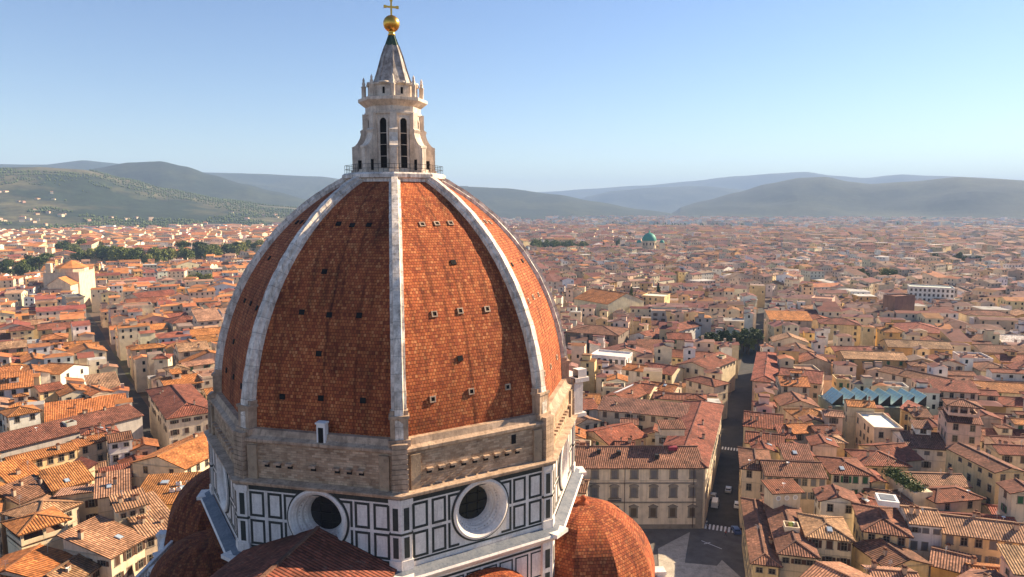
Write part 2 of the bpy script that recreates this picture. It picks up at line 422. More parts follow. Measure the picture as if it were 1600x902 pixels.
PF = [(780, 306), (850, 300), (920, 295), (1000, 290), (1080, 283), (1150, 275), (1210, 271), (1260, 269), (1300, 275), (1350, 278), (1410, 272), (1460, 275), (1520, 278), (1600, 282), (1700, 278), (1850, 290)]
gridA = hill("near_hills", PA, 2500, 4300, 6200, -260, 600, M['hillA'], 3)
hill("wooded_hills", PB, 4000, 6000, 7600, 60, 620, M['hillB'], 11)
hill("left_range", PC, 6800, 9000, 11500, -300, 760, M['hillB'], 23)
hill("middle_range", PG, 4600, 6600, 8600, 560, 1060, M['hillB'], 31)
hill("right_spur", PD, 9600, 11400, 13400, 880, 1300, M['hillB'], 41)
hill("right_range", PE, 5200, 7200, 9400, 1040, 1900, M['hillB'], 53)
hill("far_range", PF, 12000, 15000, 18000, 780, 1850, M['hillB'], 67)

HAZE = 0.85e-4
mb = MB(); mb.box((0, 0, 444), (43500, 43500, 892))
hz = mb.build("haze", []); tag(hz, "thin pale blue haze lying over the whole city and its hills", "haze", kind='stuff')
hm = bpy.data.materials.new("haze"); hm.use_nodes = True; hm.node_tree.nodes.clear()
ho = hm.node_tree.nodes.new("ShaderNodeOutputMaterial"); hv = hm.node_tree.nodes.new("ShaderNodeVolumePrincipled")
hv.inputs["Color"].default_value = (.45, .65, 1.0, 1); hv.inputs["Density"].default_value = HAZE; hv.inputs["Anisotropy"].default_value = 0.0
hm.node_tree.links.new(hv.outputs[0], ho.inputs["Volume"]); hz.data.materials.append(hm)
hm.cycles.homogeneous_volume = True if hasattr(hm, "cycles") and hasattr(hm.cycles, "homogeneous_volume") else False

# ------------------------------------------------------------------ the cathedral
cath = empty("cathedral", (0, 0, 0))
tag(cath, "cathedral with a huge ribbed red tiled dome, white lantern and marble drum", "cathedral")
def az(a): return Vector((math.sin(R(a)), -math.cos(R(a)), 0))
def tan_(a): return Vector((math.cos(R(a)), math.sin(R(a)), 0))
Z_SP, Z_PL, Z_BAND, Z_DRUM = 57.7, 91.0, 51.3, 41.7
R0, ZC = 27.15, 57.2
RHO, CC = 36.6, 9.45
def r_dome(z): return math.sqrt(max(0, RHO*RHO-(z-ZC)**2))-CC
def arc(z): return RHO*math.asin((z-ZC)/RHO)
ZT = 90.2
NJ = 44
zs = [ZC+RHO*math.sin(math.asin((ZT-ZC)/RHO)*j/NJ) for j in range(NJ+1)]
def face_pt(fa, s, z, out=0.0):
    """point on the dome face whose outward azimuth is fa; s metres along the chord, z height"""
    r = r_dome(z)*math.cos(R(22.5)); t = math.asin(min(1, (z-ZC)/RHO))
    n = az(fa)*math.cos(t)+Vector((0, 0, math.sin(t)))
    return az(fa)*r+tan_(fa)*s+Vector((0, 0, z))+n*out
FACES = [22.5+45*k for k in range(8)]
for fa in FACES:
    mb = MB()
    for j in range(NJ):
        za, zb = zs[j], zs[j+1]
        wa, wb = r_dome(za)*math.sin(R(22.5)), r_dome(zb)*math.sin(R(22.5))
        ns = 6
        for i in range(ns):
            a0, a1 = -1+2*i/ns, -1+2*(i+1)/ns
            va, vb = arc(za), arc(zb)
            o_ = round((fa-22.5)/45)*40.0
            mb.poly([face_pt(fa, wa*a0, za), face_pt(fa, wa*a1, za), face_pt(fa, wb*a1, zb), face_pt(fa, wb*a0, zb)], 0, None,
                    [(wa*a0+o_, va), (wa*a1+o_, va), (wb*a1+o_, vb), (wb*a0+o_, vb)], smooth=True)
    mb.build("dome_face", M['dome'], cath)
# small openings in the tiled faces: stone frame with a dark hole
mb = MB()
for (cx, cy, sx, sy) in ((-.33, 0, .16, .82), (.33, 0, .16, .82), (0, .33, .5, .16), (0, -.33, .5, .16)):
    mb.box((cx, .08, cy), (sx, .3, sy), 0)
mb.box((0, .1, 0), (.5, .2, .5), 1)
me_hole = mb.mesh("roof_opening", [M['brownstone'], M['dark']])
mb = MB(); mb.box((0, .0, 0), (.74, .12, .7), 0); me_hole2 = mb.mesh("roof_hole", [M['dark']])
rng = random.Random(5)
def add_hole(fa, s, z, light=True):
    t = math.asin((z-ZC)/RHO)
    o = put("roof_opening", me_hole if light else me_hole2, cath, face_pt(fa, s, z, .06))
    o.rotation_euler = Matrix(((tan_(fa).x, -az(fa).x, 0), (tan_(fa).y, -az(fa).y, 0), (0, 0, 1))).to_euler()
    o.rotation_euler.rotate(Matrix.Rotation(-t*1.0, 4, tan_(fa)).to_euler()) if False else None
    rot = Matrix.Rotation(-t, 3, tan_(fa)) @ Matrix(((tan_(fa).x, -az(fa).x, 0), (tan_(fa).y, -az(fa).y, 0), (0, 0, 1)))
    o.rotation_euler = rot.to_euler()
for fa in (-67.5, -22.5, 22.5, 67.5):
    for z, ss in ((83.6, (-2.1, 0, 2.2)), (72.3, (-3.9, -.2, 3.9)), (62.0, (-5.6, -.3, 5.4))):
        for s in ss: add_hole(fa, s+rng.uniform(-.15, .15), z+rng.uniform(-.15, .15), fa > 0)
    for k in range(2): add_hole(fa, rng.uniform(-5, 5), rng.choice((66.5, 67.5, 77.5, 78.5)), False)

# ribs
mb_rib_z = [zs[j] for j in range(0, NJ+1)]
def rib_section(ca, z, prof):
    r = r_dome(z); t = math.asin(min(1, (z-ZC)/RHO))
    n = az(ca)*math.cos(t)+Vector((0, 0, math.sin(t)))
    return [az(ca)*r+Vector((0, 0, z))+n*o+tan_(ca)*s for s, o in prof]
for k in range(8):
    ca = 45*k; mb = MB()
    prof = [(-.94, -.9), (-.94, .26), (-.60, .36), (-.50, .84), (.50, .84), (.60, .36), (.94, .26), (.94, -.9)]
    rr_ = random.Random(k)
    prev = None
    for j in range(NJ+1):
        f = 1.0-.16*j/NJ
        q = rib_section(ca, zs[j], [(s*f*rr_.uniform(.97, 1.03), o+rr_.uniform(-.05, .05)) for s, o in prof])
        if prev:
            for i in range(len(prof)-1): mb.poly([prev[i], prev[i+1], q[i+1], q[i]], 0, None, [(i*.5, arc(zs[j-1])), (i*.5+.5, arc(zs[j-1])), (i*.5+.5, arc(zs[j])), (i*.5, arc(zs[j]))])
        prev = q
    rb = mb.build("rib", M['rib'], cath)
    # pedestal at the foot of the rib
    mb = MB(); base = az(ca)*27.05
    rz = math.atan2(tan_(ca).y, tan_(ca).x)
    def bx(dr, z0, z1, wd, dp, m=0): mb.box((base.x+az(ca).x*dr, base.y+az(ca).y*dr, (z0+z1)/2), (wd, dp, z1-z0), m, rz=rz)
    bx(-.2, 57.0, 57.8, 2.7, 2.6); bx(-.25, 57.8, 60.4, 2.2, 2.2); bx(-.25, 60.4, 60.75, 2.5, 2.5); bx(-.5, 60.75, 61.3, 2.2, 1.9)
    mb.build("pedestal", M['brownstone'], cath)

# platform under the lantern
def octo(r, z, off=0.0): return [az(45*k+off)*r+Vector((0, 0, z)) for k in range(8)]
def octo_ring(mb, prof, m=0, uvs=False, off=0.0):
    for (ra, za), (rb, zb) in zip(prof, prof[1:]):
        a, b = octo(ra, za, off), octo(rb, zb, off)
        for k in range(8):
            j = (k+1) % 8; wd = ra*.765
            mb.poly([a[k], a[j], b[j], b[k]], m, None, [(k*30, za), (k*30+wd, za), (k*30+wd, zb), (k*30, zb)] if uvs else None)
mb = MB(); octo_ring(mb, [(6.2, 88.9), (7.5, 89.5), (7.5, 90.1), (7.95, 90.25), (7.95, 90.75), (7.6, 91.0), (0.01, 91.0)])
mb.build("platform", M['ribm'], cath)
mb = MB()
oc = octo(7.5, 91.0)
for k in range(8):
    a, b = oc[k], oc[(k+1) % 8]
    for i in range(7):
        p = a.lerp(b, i/7); mb.box((p.x, p.y, 91.6), (.05, .05, 1.2))
    for hz_ in (91.6, 92.2): mb.beam(a+Vector((0, 0, hz_-91)), b+Vector((0, 0, hz_-91)), .05, .05)
mb.build("railing", M['iron'], cath)

# lantern
lan = empty("lantern", (0, 0, 0)); lan.parent = cath
mb = MB(); octo_ring(mb, [(4.35, 90.9), (4.35, 91.6), (4.15, 91.7), (4.15, 99.6), (4.35, 99.8), (4.35, 100.1), (4.2, 100.15), (4.2, 100.9), (4.5, 101.1), (5.25, 101.7), (5.25, 102.15), (4.4, 102.3), (3.6, 102.35), (0.01, 102.4)])
mb.build("lantern_body", M['lant'], lan)
for k in range(8):
    fa = 22.5+45*k; n = az(fa); t = tan_(fa); ap = 4.15*math.cos(R(22.5))
    mb = MB(); pts = []
    hw = .52
    out = [(-hw, 91.8), (hw, 91.8)]+[(hw*math.cos(x), 98.6+hw*math.sin(x)) for x in [math.pi*i/10 for i in range(11)]]
    def W(s, z, d): return n*(ap+d)+t*s+Vector((0, 0, z))
    mb.poly([W(s, z, .03) for s, z in out], 1)
    o2 = [(s*1.5, (z-95)*1.03+95+.05) for s, z in out]
    for i in range(1, len(out)):
        j = (i+1) % len(out)
        mb.poly([W(*out[i], .12), W(*o2[i], .12), W(*o2[j], .12), W(*out[j], .12)], 0)
        mb.poly([W(*out[i], .02), W(*out[i], .12), W(*out[j], .12), W(*out[j], .02)], 0)
        mb.poly([W(*o2[i], .12), W(*o2[i], .0), W(*o2[j], .0), W(*o2[j], .12)], 0)
    for zz in (93.5, 95.2, 96.9): mb.beam(W(-hw, zz, .06), W(hw, zz, .06), .06, .08, 0)
    mb.build("window", [M['lant'], M['dark']], lan)
for k in range(8):
    ca = 45*k; n = az(ca); t = tan_(ca)
    mb = MB()
    # buttress wall with a curved volute top, pierced at the foot
    th = .62
    prof = [(4.0, 91.0), (6.1, 91.0), (6.1, 94.6), (6.3, 94.65), (6.3, 94.95), (5.85, 95.15), (5.45, 95.6), (5.1, 96.25), (4.92, 96.9), (5.05, 97.35), (4.7, 97.65), (4.35, 97.4), (4.0, 97.4)]
    P1 = [n*r+t*th+Vector((0, 0, z)) for r, z in prof]; P2 = [n*r-t*th+Vector((0, 0, z)) for r, z in prof]
    mb.poly(P1); mb.poly(P2[::-1])
    for i in range(len(prof)):
        j = (i+1) % len(prof); mb.poly([P1[j], P1[i], P2[i], P2[j]])
    rz = math.atan2(t.y, t.x)
    mb.box((n.x*6.1, n.y*6.1, 92.8), (.8, .4, 3.6), rz=rz); mb.box((n.x*6.1, n.y*6.1, 91.25), (1.5, .8, .5), rz=rz)
    mb.box((n.x*4.3, n.y*4.3, 98.3), (.95, .7, 3.2), rz=rz)
    for sg in (1, -1):
        q = n*5.15+t*sg*(th+.02); mb.box((q.x, q.y, 92.2), (.03, .55, 1.6), 1, rz=rz)
    mb.build("buttress", [M['lant'], M['dark']], lan)
mb = MB(); octo_ring(mb, [(3.75, 102.3), (3.75, 104.0), (4.0, 104.1), (4.0, 104.35), (2.9, 104.5)])
for k in range(8):
    fa = 22.5+45*k; n = az(fa); ap = 3.75*math.cos(R(22.5)); t = tan_(fa); rz = math.atan2(t.y, t.x)
    mb.box((n.x*(ap+.02), n.y*(ap+.02), 103.2), (.34, .06, .95), 1, rz=rz)
    mb.lathe([(0, -.15), (.75, -.15), (.75, .15), (0, .15)], 12, (n.x*(ap-.1), n.y*(ap-.1), 104.35), 0)
mb.build("attic", [M['lant'], M['dark']], lan)
for k in range(8):
    n = az(45*k)
    mb = MB(); mb.lathe([(.34, 102.3), (.34, 103.9), (.44, 104.0), (.2, 104.2), (.28, 104.5), (.14, 104.8), (.2, 105.0), (.05, 105.4), (0, 105.45)], 10, (n.x*4.35, n.y*4.35, 0))
    mb.build("pinnacle", M['lant'], lan)
mb = MB(); pr = [(2.95, 104.3), (2.6, 105.2), (2.15, 106.6), (1.55, 108.7), (1.0, 110.2)]
octo_ring(mb, pr)
for k in range(8):
    for (a, za), (b, zb) in zip(pr, pr[1:]): mb.beam(az(45*k)*a+Vector((0, 0, za)), az(45*k)*b+Vector((0, 0, zb)), .26, .3)
octo_ring(mb, [(1.0, 110.2), (.42, 111.8), (0.01, 111.9)], 1)
for k in range(8): mb.beam(az(45*k)*1.0+Vector((0, 0, 110.2)), az(45*k)*.42+Vector((0, 0, 111.8)), .16, .2, 1)
mb.build("cone_roof", [M['cone'], M['copper']], lan)
mb = MB(); mb.lathe([(.42, 111.7), (.62, 111.85), (.45, 112.05), (.5, 112.3), (.5, 112.35)]+[(1.25*math.sin(x), 113.5-1.25*math.cos(x)) for x in [math.pi*i/20 for i in range(3, 20)]]+[(0.12, 114.75), (.12, 115.0), (0, 115.0)], 28)
mb.build("gilded_ball", M['gold'], lan)
mb = MB(); mb.box((0, 0, 115.8), (.26, .26, 2.2)); mb.box((0, 0, 115.95), (1.75, .24, .26))
for q in ((.93, 0, 115.95), (-.93, 0, 115.95), (0, 0, 117.0)): mb.box(q, (.4, .3, .4))
mb.build("cross", M['gold'], lan, rz=R(8))

# rough masonry band between dome and marble drum
mb = MB()
octo_ring(mb, [(28.6, 51.2), (28.6, 56.2)], 0, True)
octo_ring(mb, [(28.6, 56.2), (28.85, 56.35), (28.85, 56.7), (28.2, 57.0), (27.9, 57.75), (26.6, 57.8)], 1, True)
for fa in FACES:
    n, t = az(fa), tan_(fa); ap = 28.6*math.cos(R(22.5)); rz = math.atan2(t.y, t.x)
    r2 = random.Random(int(fa*10))
    for i in range(-5, 5):
        if r2.random() < .12: continue
        q = n*(ap+.18)+t*((i+.5)*1.62+.2); mb.box((q.x, q.y, 53.75), (.85, .7, .28), 1, rz=rz)
        q = n*(ap+.02)+t*((i+.5)*1.62+.2); mb.box((q.x, q.y, 53.35), (.7, .08, .45), 2, rz=rz)
    for sg in (-1, 1):
        q = n*(ap+.1)+t*sg*9.0; mb.box((q.x, q.y, 53.6), (1.3, .5, 4.7), 0, rz=rz)
mb.build("masonry_band", [M['band'], M['brownstone'], M['dark']], cath)
for k in range(8):
    ca = 45*k; n, t = az(ca), tan_(ca); rz = math.atan2(t.y, t.x)
    mb = MB()
    for z0 in [51.3+.62*i for i in range(10)]:
        e = .12 if int(z0*10) % 2 else 0
        mb.box((n.x*28.2, n.y*28.2, z0+.29), (1.9+e, 1.3+e, .56), 0, rz=rz)
    mb.build("corner_pier", M['brownstone'], cath)
# cornice between band and drum
mb = MB(); octo_ring(mb, [(29.0, 50.75), (29.75, 50.95), (29.9, 51.25), (29.9, 51.4), (28.5, 51.6)], 0)
octo_ring(mb, [(29.05, 50.35), (29.05, 50.8)], 1)
mb.build("drum_cornice", [M['brownstone'], M['green']], cath)
# door at the foot of the front left face, small window in the front right one
def on_face(fa, s, z, d, r=28.6): return az(fa)*(r*math.cos(R(22.5))+d)+tan_(fa)*s+Vector((0, 0, z))
def fbox(mb, fa, s, z, d, size, m=0, r=28.6):
    p = on_face(fa, s, z, d, r); mb.box(p, size, m, rz=math.atan2(tan_(fa).y, tan_(fa).x))
mb = MB(); fbox(mb, -22.5, .5, 58.0, -.5, (1.15, .9, 2.5), 0); fbox(mb, -22.5, .5, 57.8, -.03, (.66, .06, 1.9), 1); fbox(mb, -22.5, .5, 59.3, -.45, (1.35, 1.1, .2), 0)
mb.build("roof_door", [M['whitep'], M['dark']], cath)
mb = MB(); fbox(mb, 22.5, 5.3, 55.2, .0, (.7, .1, 1.25), 0); mb.build("wall_window", [M['dark']], cath)

# marble drum: white facing, green inlaid frames, round windows
RD = 29.0; AP = RD*math.cos(R(22.5)); HS = RD*math.sin(R(22.5))
def strip(mb, fa, s0, s1, z0, z1, d0, d1, m=0, r=RD):
    """a raised flat bar on a face"""
    P = [on_face(fa, s, z, d1, r) for s, z in ((s0, z0), (s1, z0), (s1, z1), (s0, z1))]
    Q = [on_face(fa, s, z, d0, r) for s, z in ((s0, z0), (s1, z0), (s1, z1), (s0, z1))]
    mb.poly(P, m)
    for i in range(4):
        j = (i+1) % 4; mb.poly([Q[i], Q[j], P[j], P[i]], m)
def frame(mb, fa, s0, s1, z0, z1, w_, d=.03, m=0, r=RD):
    strip(mb, fa, s0, s1, z0, z0+w_, 0, d, m, r); strip(mb, fa, s0, s1, z1-w_, z1, 0, d, m, r)
    strip(mb, fa, s0, s0+w_, z0+w_, z1-w_, 0, d, m, r); strip(mb, fa, s1-w_, s1, z0+w_, z1-w_, 0, d, m, r)
OC_Z, OC_R = 46.95, 3.95
z0d, z1d = 42.3, 50.4
VIS = (-67.5, -22.5, 22.5, 67.5)
for fa in FACES:
    mb = MB()
    if fa in VIS or fa-360 in VIS:
        f_ = fa if fa in VIS else fa-360
        n_ = 64; ring = []; rect = []
        for i in range(n_):
            x = 2*math.pi*i/n_; c, s = math.cos(x), math.sin(x)
            ring.append((OC_R*c, OC_Z+OC_R*s))
            k = min(HS/abs(c) if abs(c) > 1e-6 else 1e9, ((50.9-OC_Z) if s > 0 else (OC_Z-41.4))/abs(s) if abs(s) > 1e-6 else 1e9)
            rect.append((k*c, OC_Z+k*s))
        for i in range(n_):
            j = (i+1) % n_
            mb.poly([on_face(f_, *ring[i], 0, RD), on_face(f_, *rect[i], 0, RD), on_face(f_, *rect[j], 0, RD), on_face(f_, *ring[j], 0, RD)])
        for x in (45, 135, 225, 315):   # corner fill so that the rectangle is complete
            pass
        for sx in (-1, 1):
            for zz in (50.9, 41.4):
                # nearest ring points around the corner
                ang = math.atan2(zz-OC_Z, sx*HS) % (2*math.pi); i = int(ang/(2*math.pi)*n_); j = (i+1) % n_
                mb.poly([on_face(f_, *rect[i], 0, RD), on_face(f_, sx*HS, zz, 0, RD), on_face(f_, *rect[j], 0, RD)])
    else:
        mb.poly([on_face(fa, s, z, 0, RD) for s, z in ((-HS, 41.4), (HS, 41.4), (HS, 50.9), (-HS, 50.9))])
    mb.build("drum_wall", M['marble'], cath)
for fa in VIS:
    # round window: moulded ring, deep funnel, glazing
    oc_ = empty("round_window", on_face(fa, 0, OC_Z, 0, RD)); oc_.parent = cath
    t = tan_(fa); n = az(fa)
    def ringpts(r, d, n_=64): return [t*r*math.cos(2*math.pi*i/n_)+Vector((0, 0, r*math.sin(2*math.pi*i/n_)))+n*d for i in range(n_)]
    def rings(mb, prof, m=0):
        for (ra, da), (rb, db) in zip(prof, prof[1:]):
            a, b = ringpts(ra, da), ringpts(rb, db)
            for i in range(64):
                j = (i+1) % 64; mb.poly([a[i], a[j], b[j], b[i]], m, smooth=False)
    mb = MB(); rings(mb, [(4.28, 0.0), (4.28, .1), (4.02, .12)], 1); rings(mb, [(4.02, .12), (4.02, .3), (3.72, .42), (3.5, .25), (3.4, .2)], 0)
    rings(mb, [(3.4, .2), (3.15, -.15), (3.1, -.45), (2.75, -.9), (2.7, -1.25), (2.42, -1.7), (2.35, -1.95), (2.25, -2.3)], 0)
    for i in range(40):                 # carved roundels in the funnel
        x = 2*math.pi*i/40; p = t*2.98*math.cos(x)+Vector((0, 0, 2.98*math.sin(x)))+n*(-.62)
        mb.box(p, (.17, .17, .17), 2)
        p = t*2.6*math.cos(x)+Vector((0, 0, 2.6*math.sin(x)))+n*(-1.42); mb.box(p, (.13, .13, .13), 2)
    mb.build("window_surround", [M['marble'], M['green'], M['ribm']], oc_)
    mb = MB(); a = ringpts(2.3, -2.25); mb.poly(a, 0)
    for zz in (-1.2, 0, 1.2):
        hw = math.sqrt(2.2**2-zz*zz); mb.beam(t*-hw+Vector((0, 0, zz))+n*-2.18, t*hw+Vector((0, 0, zz))+n*-2.18, .08, .08, 1)
    for ss in (-.8, .8):
        hw = math.sqrt(2.2**2-ss*ss); mb.beam(t*ss+Vector((0, 0, -hw))+n*-2.17, t*ss+Vector((0, 0, hw))+n*-2.17, .08, .08, 1)
    mb.build("glazing", [M['glass'], M['iron']], oc_)
    # inlay
    mb = MB()
    g = .32
    strip(mb, fa, -HS+1.3, HS-1.3, z1d-.32, z1d-.05, 0, .03); strip(mb, fa, -HS+1.3, HS-1.3, z0d+.05, z0d+.3, 0, .03)
    for sg in (-1, 1):
        for (a_, b_) in ((5.0, 7.0), (7.5, 9.6)):
            for (p_, q_) in ((42.75, 46.1), (46.5, 49.85)):
                s0, s1 = sorted((sg*a_, sg*b_)); frame(mb, fa, s0, s1, p_, q_, g)
        strip(mb, fa, *sorted((sg*9.85, sg*9.98)), z0d+.3, z1d-.32, 0, .03)
        # frames cut by the round window
        s_o = 4.72
        for (p_, q_) in ((42.75, 46.1), (46.5, 49.85)):
            up = p_ > 46
            zc = q_ if up else p_
            strip(mb, fa, *sorted((sg*s_o, sg*(s_o-g))), p_, q_, 0, .03)
            strip(mb, fa, *sorted((sg*1.9 if False else sg*3.15, sg*(s_o-g))), (q_-g) if up else p_, q_ if up else p_+g, 0, .03)
    mb.build("marble_inlay", M['green'], cath)
for k in range(8):
    ca = 45*k; n, t = az(ca), tan_(ca); mb = MB()
    # corner pilaster folded round the corner
    for fa, sg in ((ca-22.5, 1), (ca+22.5, -1)):
        strip(mb, fa, *sorted((sg*(HS+.12), sg*(HS-1.25))), 42.9, 50.35, 0, .30, 0)
        strip(mb, fa, *sorted((sg*(HS+.2), sg*(HS-1.45))), 41.7, 42.9, 0, .42, 0)
        strip(mb, fa, *sorted((sg*(HS+.2), sg*(HS-1.45))), 46.15, 46.42, 0, .36, 1)
        strip(mb, fa, *sorted((sg*(HS+.2), sg*(HS-1.45))), 49.95, 50.7, 0, .42, 0)
        for p_, q_ in ((43.2, 45.85), (46.75, 49.6)):
            strip(mb, fa, *sorted((sg*(HS-.25), sg*(HS-.95))), p_, q_, .3, .33, 1)
    mb.build("corner_pilaster", [M['marble'], M['green']], cath)
# ledge and lower storey
mb = MB(); octo_ring(mb, [(29.2, 41.75), (30.9, 41.35)], 1); octo_ring(mb, [(30.9, 41.35), (31.1, 41.1), (30.9, 40.8), (30.2, 40.4), (29.6, 39.8)], 0)
for k in range(8):
    n, t = az(45*k), tan_(45*k); rz = math.atan2(t.y, t.x)
    mb.box((n.x*29.9, n.y*29.9, 41.25), (2.9, 2.3, .5), 0, rz=rz)
mb.build("drum_ledge", [M['marble'], M['lead']], cath)
mb = MB(); octo_ring(mb, [(28.9, 20), (28.9, 39.9)], 0); mb.build("lower_wall", M['marble'], cath)
for fa in (22.5, 67.5, -67.5, -112.5):
    mb = MB()
    for a_, b_ in ((-9.6, -7.5), (-7.1, -5), (-4.6, -2.5), (-2.1, 0), (.4, 2.5), (2.9, 5), (5.4, 7.5), (7.9, 9.9)):
        for p_, q_ in ((34.8, 38.6), (30.4, 34.3)): frame(mb, fa, a_, b_, p_, q_, .2, .03, 0, 28.9)
    strip(mb, fa, -HS, HS, 38.9, 39.2, 0, .05, 0, 28.9)
    mb.build("marble_inlay", M['green'], cath)
for k in (0, 1, -1, 2):
    ca = 45*k; mb = MB()
    for fa, sg in ((ca-22.5, 1), (ca+22.5, -1)):
        strip(mb, fa, *sorted((sg*(HS+.2), sg*(HS-1.5))), 28, 39.8, 0, .5, 0, 28.9)
        for p_, q_ in ((36.0, 38.7), (32.6, 35.3), (29, 32)): strip(mb, fa, *sorted((sg*(HS-.3), sg*(HS-1.1))), p_, q_, .5, .53, 1, 28.9)
    mb.build("corner_pilaster", [M['marble'], M['green']], cath)
# unfinished gallery of white arches on the sun side
mb = MB(); fa = 112.5
strip(mb, fa, -HS-.6, HS+.3, 51.5, 56.9, -.5, 1.5, 0); strip(mb, fa, -HS-1.1, HS+.3, 56.9, 57.6, -.5, 2.4, 0); strip(mb, fa, -HS-.9, HS+.3, 50.9, 51.5, -.5, 2.1, 0)
for i in range(9):
    s = -HS+1.2+i*2.4; strip(mb, fa, s, s+1.3, 52.3, 55.8, 1.5, 1.53, 1)
strip(mb, fa, -HS-.9, -HS+.6, 57.6, 59.0, 0.2, 2.0, 0)
mb.build("gallery", [M['marble'], M['dark']], cath)

# nave roof running towards the left foreground
nd, ntn = az(-22.5), tan_(-22.5)
mb = MB(); q0 = AP+.02; q1 = AP+62
zr, ze, hw = 46.0, 41.9, 10.6
def NV(d, s, z): return nd*d+ntn*s+Vector((0, 0, z))
for sg in (-1, 1):
    pts = [NV(q0, 0, zr), NV(q1, 0, zr), NV(q1, sg*hw, ze), NV(q0, sg*hw, ze)]
    sl_ = math.hypot(hw, zr-ze)
    mb.poly(pts if sg > 0 else pts[::-1], 0, (.20, .06, .035), [(0, sl_), (62, sl_), (62, 0), (0, 0)] if sg > 0 else [(0, 0), (62, 0), (62, sl_), (0, sl_)])
    pts = [NV(q0, sg*hw, ze), NV(q1, sg*hw, ze), NV(q1, sg*hw, ze-.4), NV(q0, sg*hw, ze-.4)]
    mb.poly(pts, 0, (.2, .08, .05))
for d in range(0, 62, 1):
    mb.box(tuple(NV(q0+.5+d, 0, zr+.05)), (.42, .95, .25), 0, (.34, .17, .11), rz=math.atan2(ntn.y, ntn.x))
mb.build("nave_roof", M['roof'], cath)
mb = MB()
for sg in (-1, 1): mb.poly([NV(q0, sg*(hw-.6), 0), NV(q1, sg*(hw-.6), 0), NV(q1, sg*(hw-.6), ze-.2), NV(q0, sg*(hw-.6), ze-.2)])
mb.build("nave_wall", M['marble'], cath)

# apses: polygonal half domes on the diagonal and side faces
def apse(fa, dist, rad, ztop, zspr, name, sides=10, finial=True, hgt_wall=14, matkey='trib'):
    n = az(fa); c = n*dist
    mb = MB(); H = ztop-zspr; nj = 18
    for k in range(sides):
        a0, a1 = fa+360/sides*(k-.5), fa+360/sides*(k+.5)
        for j in range(nj):
            t0, t1 = math.pi/2*j/nj, math.pi/2*(j+1)/nj
            r0_, r1_ = rad*math.cos(t0)**.92, rad*max(0, math.cos(t1))**.92
            z0_, z1_ = zspr+H*math.sin(t0), zspr+H*math.sin(t1)
            q = [c+az(a0)*r0_+Vector((0, 0, z0_)), c+az(a1)*r0_+Vector((0, 0, z0_)), c+az(a1)*r1_+Vector((0, 0, z1_)), c+az(a0)*r1_+Vector((0, 0, z1_))]
            w0, w1 = r0_*math.sin(R(180/sides)), r1_*math.sin(R(180/sides)); v0, v1 = rad*t0*1.02, rad*t1*1.02
            uv = [(-w0+k*20, v0), (w0+k*20, v0), (w1+k*20, v1), (-w1+k*20, v1)]
            if r1_ < 1e-4: q = q[:3]; uv = uv[:3]
            mb.poly(q, 0, None, uv)
    root = empty(name, (0, 0, 0)); root.parent = cath
    mb.build("apse_dome", M[matkey], root)
    if finial:
        mb = MB(); mb.lathe([(1.0, -.4), (.9, .1), (.45, .3), (.4, .55), (.55, .8), (.3, 1.15), (0, 1.3)], 12, (c.x, c.y, ztop)); mb.build("finial", M['trib'], root)
    mb = MB(); prof = [(rad+.2, zspr-hgt_wall), (rad+.2, zspr-1.6), (rad+.9, zspr-1.2), (rad+1.1, zspr-.6), (rad+1.1, zspr-.2), (rad+.3, zspr+.15)]
    for (ra, za), (rb_, zb) in zip(prof, prof[1:]):
        for k in range(sides):
            a0, a1 = fa+360/sides*(k-.5), fa+360/sides*(k+.5)
            mb.poly([c+az(a0)*ra+Vector((0, 0, za)), c+az(a1)*ra+Vector((0, 0, za)), c+az(a1)*rb_+Vector((0, 0, zb)), c+az(a0)*rb_+Vector((0, 0, zb))], 0)
    for k in range(sides):
        a = fa+360/sides*(k-.5); p = c+az(a)*(rad+.6); rz = math.atan2(tan_(a).y, tan_(a).x)
        mb.box((p.x, p.y, zspr-hgt_wall/2), (1.5, 1.6, hgt_wall+.6), 0, rz=rz); mb.box((p.x+az(a).x*.82, p.y+az(a).y*.82, zspr-2.6), (.7, .05, 3.4), 1, rz=rz)
        mb.box((p.x, p.y, zspr+.5), (1.8, 1.9, .5), 0, rz=rz)
    mb.build("apse_wall", [M['marble'], M['green']], root)
apse(67.5, 30.0, 11.6, 40.7, 28.6, "south_apse", 10, True, 29)
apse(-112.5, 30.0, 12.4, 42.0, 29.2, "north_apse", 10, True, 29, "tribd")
apse(22.5, 29.0, 7.2, 38.7, 33.6, "small_apse", 12, False, 12)
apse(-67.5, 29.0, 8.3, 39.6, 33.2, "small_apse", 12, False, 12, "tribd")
# aisle roof and lean-to gallery at the far left foot of the drum
mb = MB()
for sg in (-1,):
    mb.poly([NV(q0-4, sg*(hw-.6), 33.5), NV(q1, sg*(hw-.6), 33.5), NV(q1, sg*21, 30.5), NV(q0-4, sg*21, 30.5)], 0, (.22, .2, .2), [(0, 0), (60, 0), (60, 10), (0, 10)])
    mb.poly([NV(q0-4, sg*21, 30.5), NV(q1, sg*21, 30.5), NV(q1, sg*21, 0), NV(q0-4, sg*21, 0)], 1, (.6, .55, .5))
mb.build("aisle_roof", [M['lead'], M['marble']], cath)

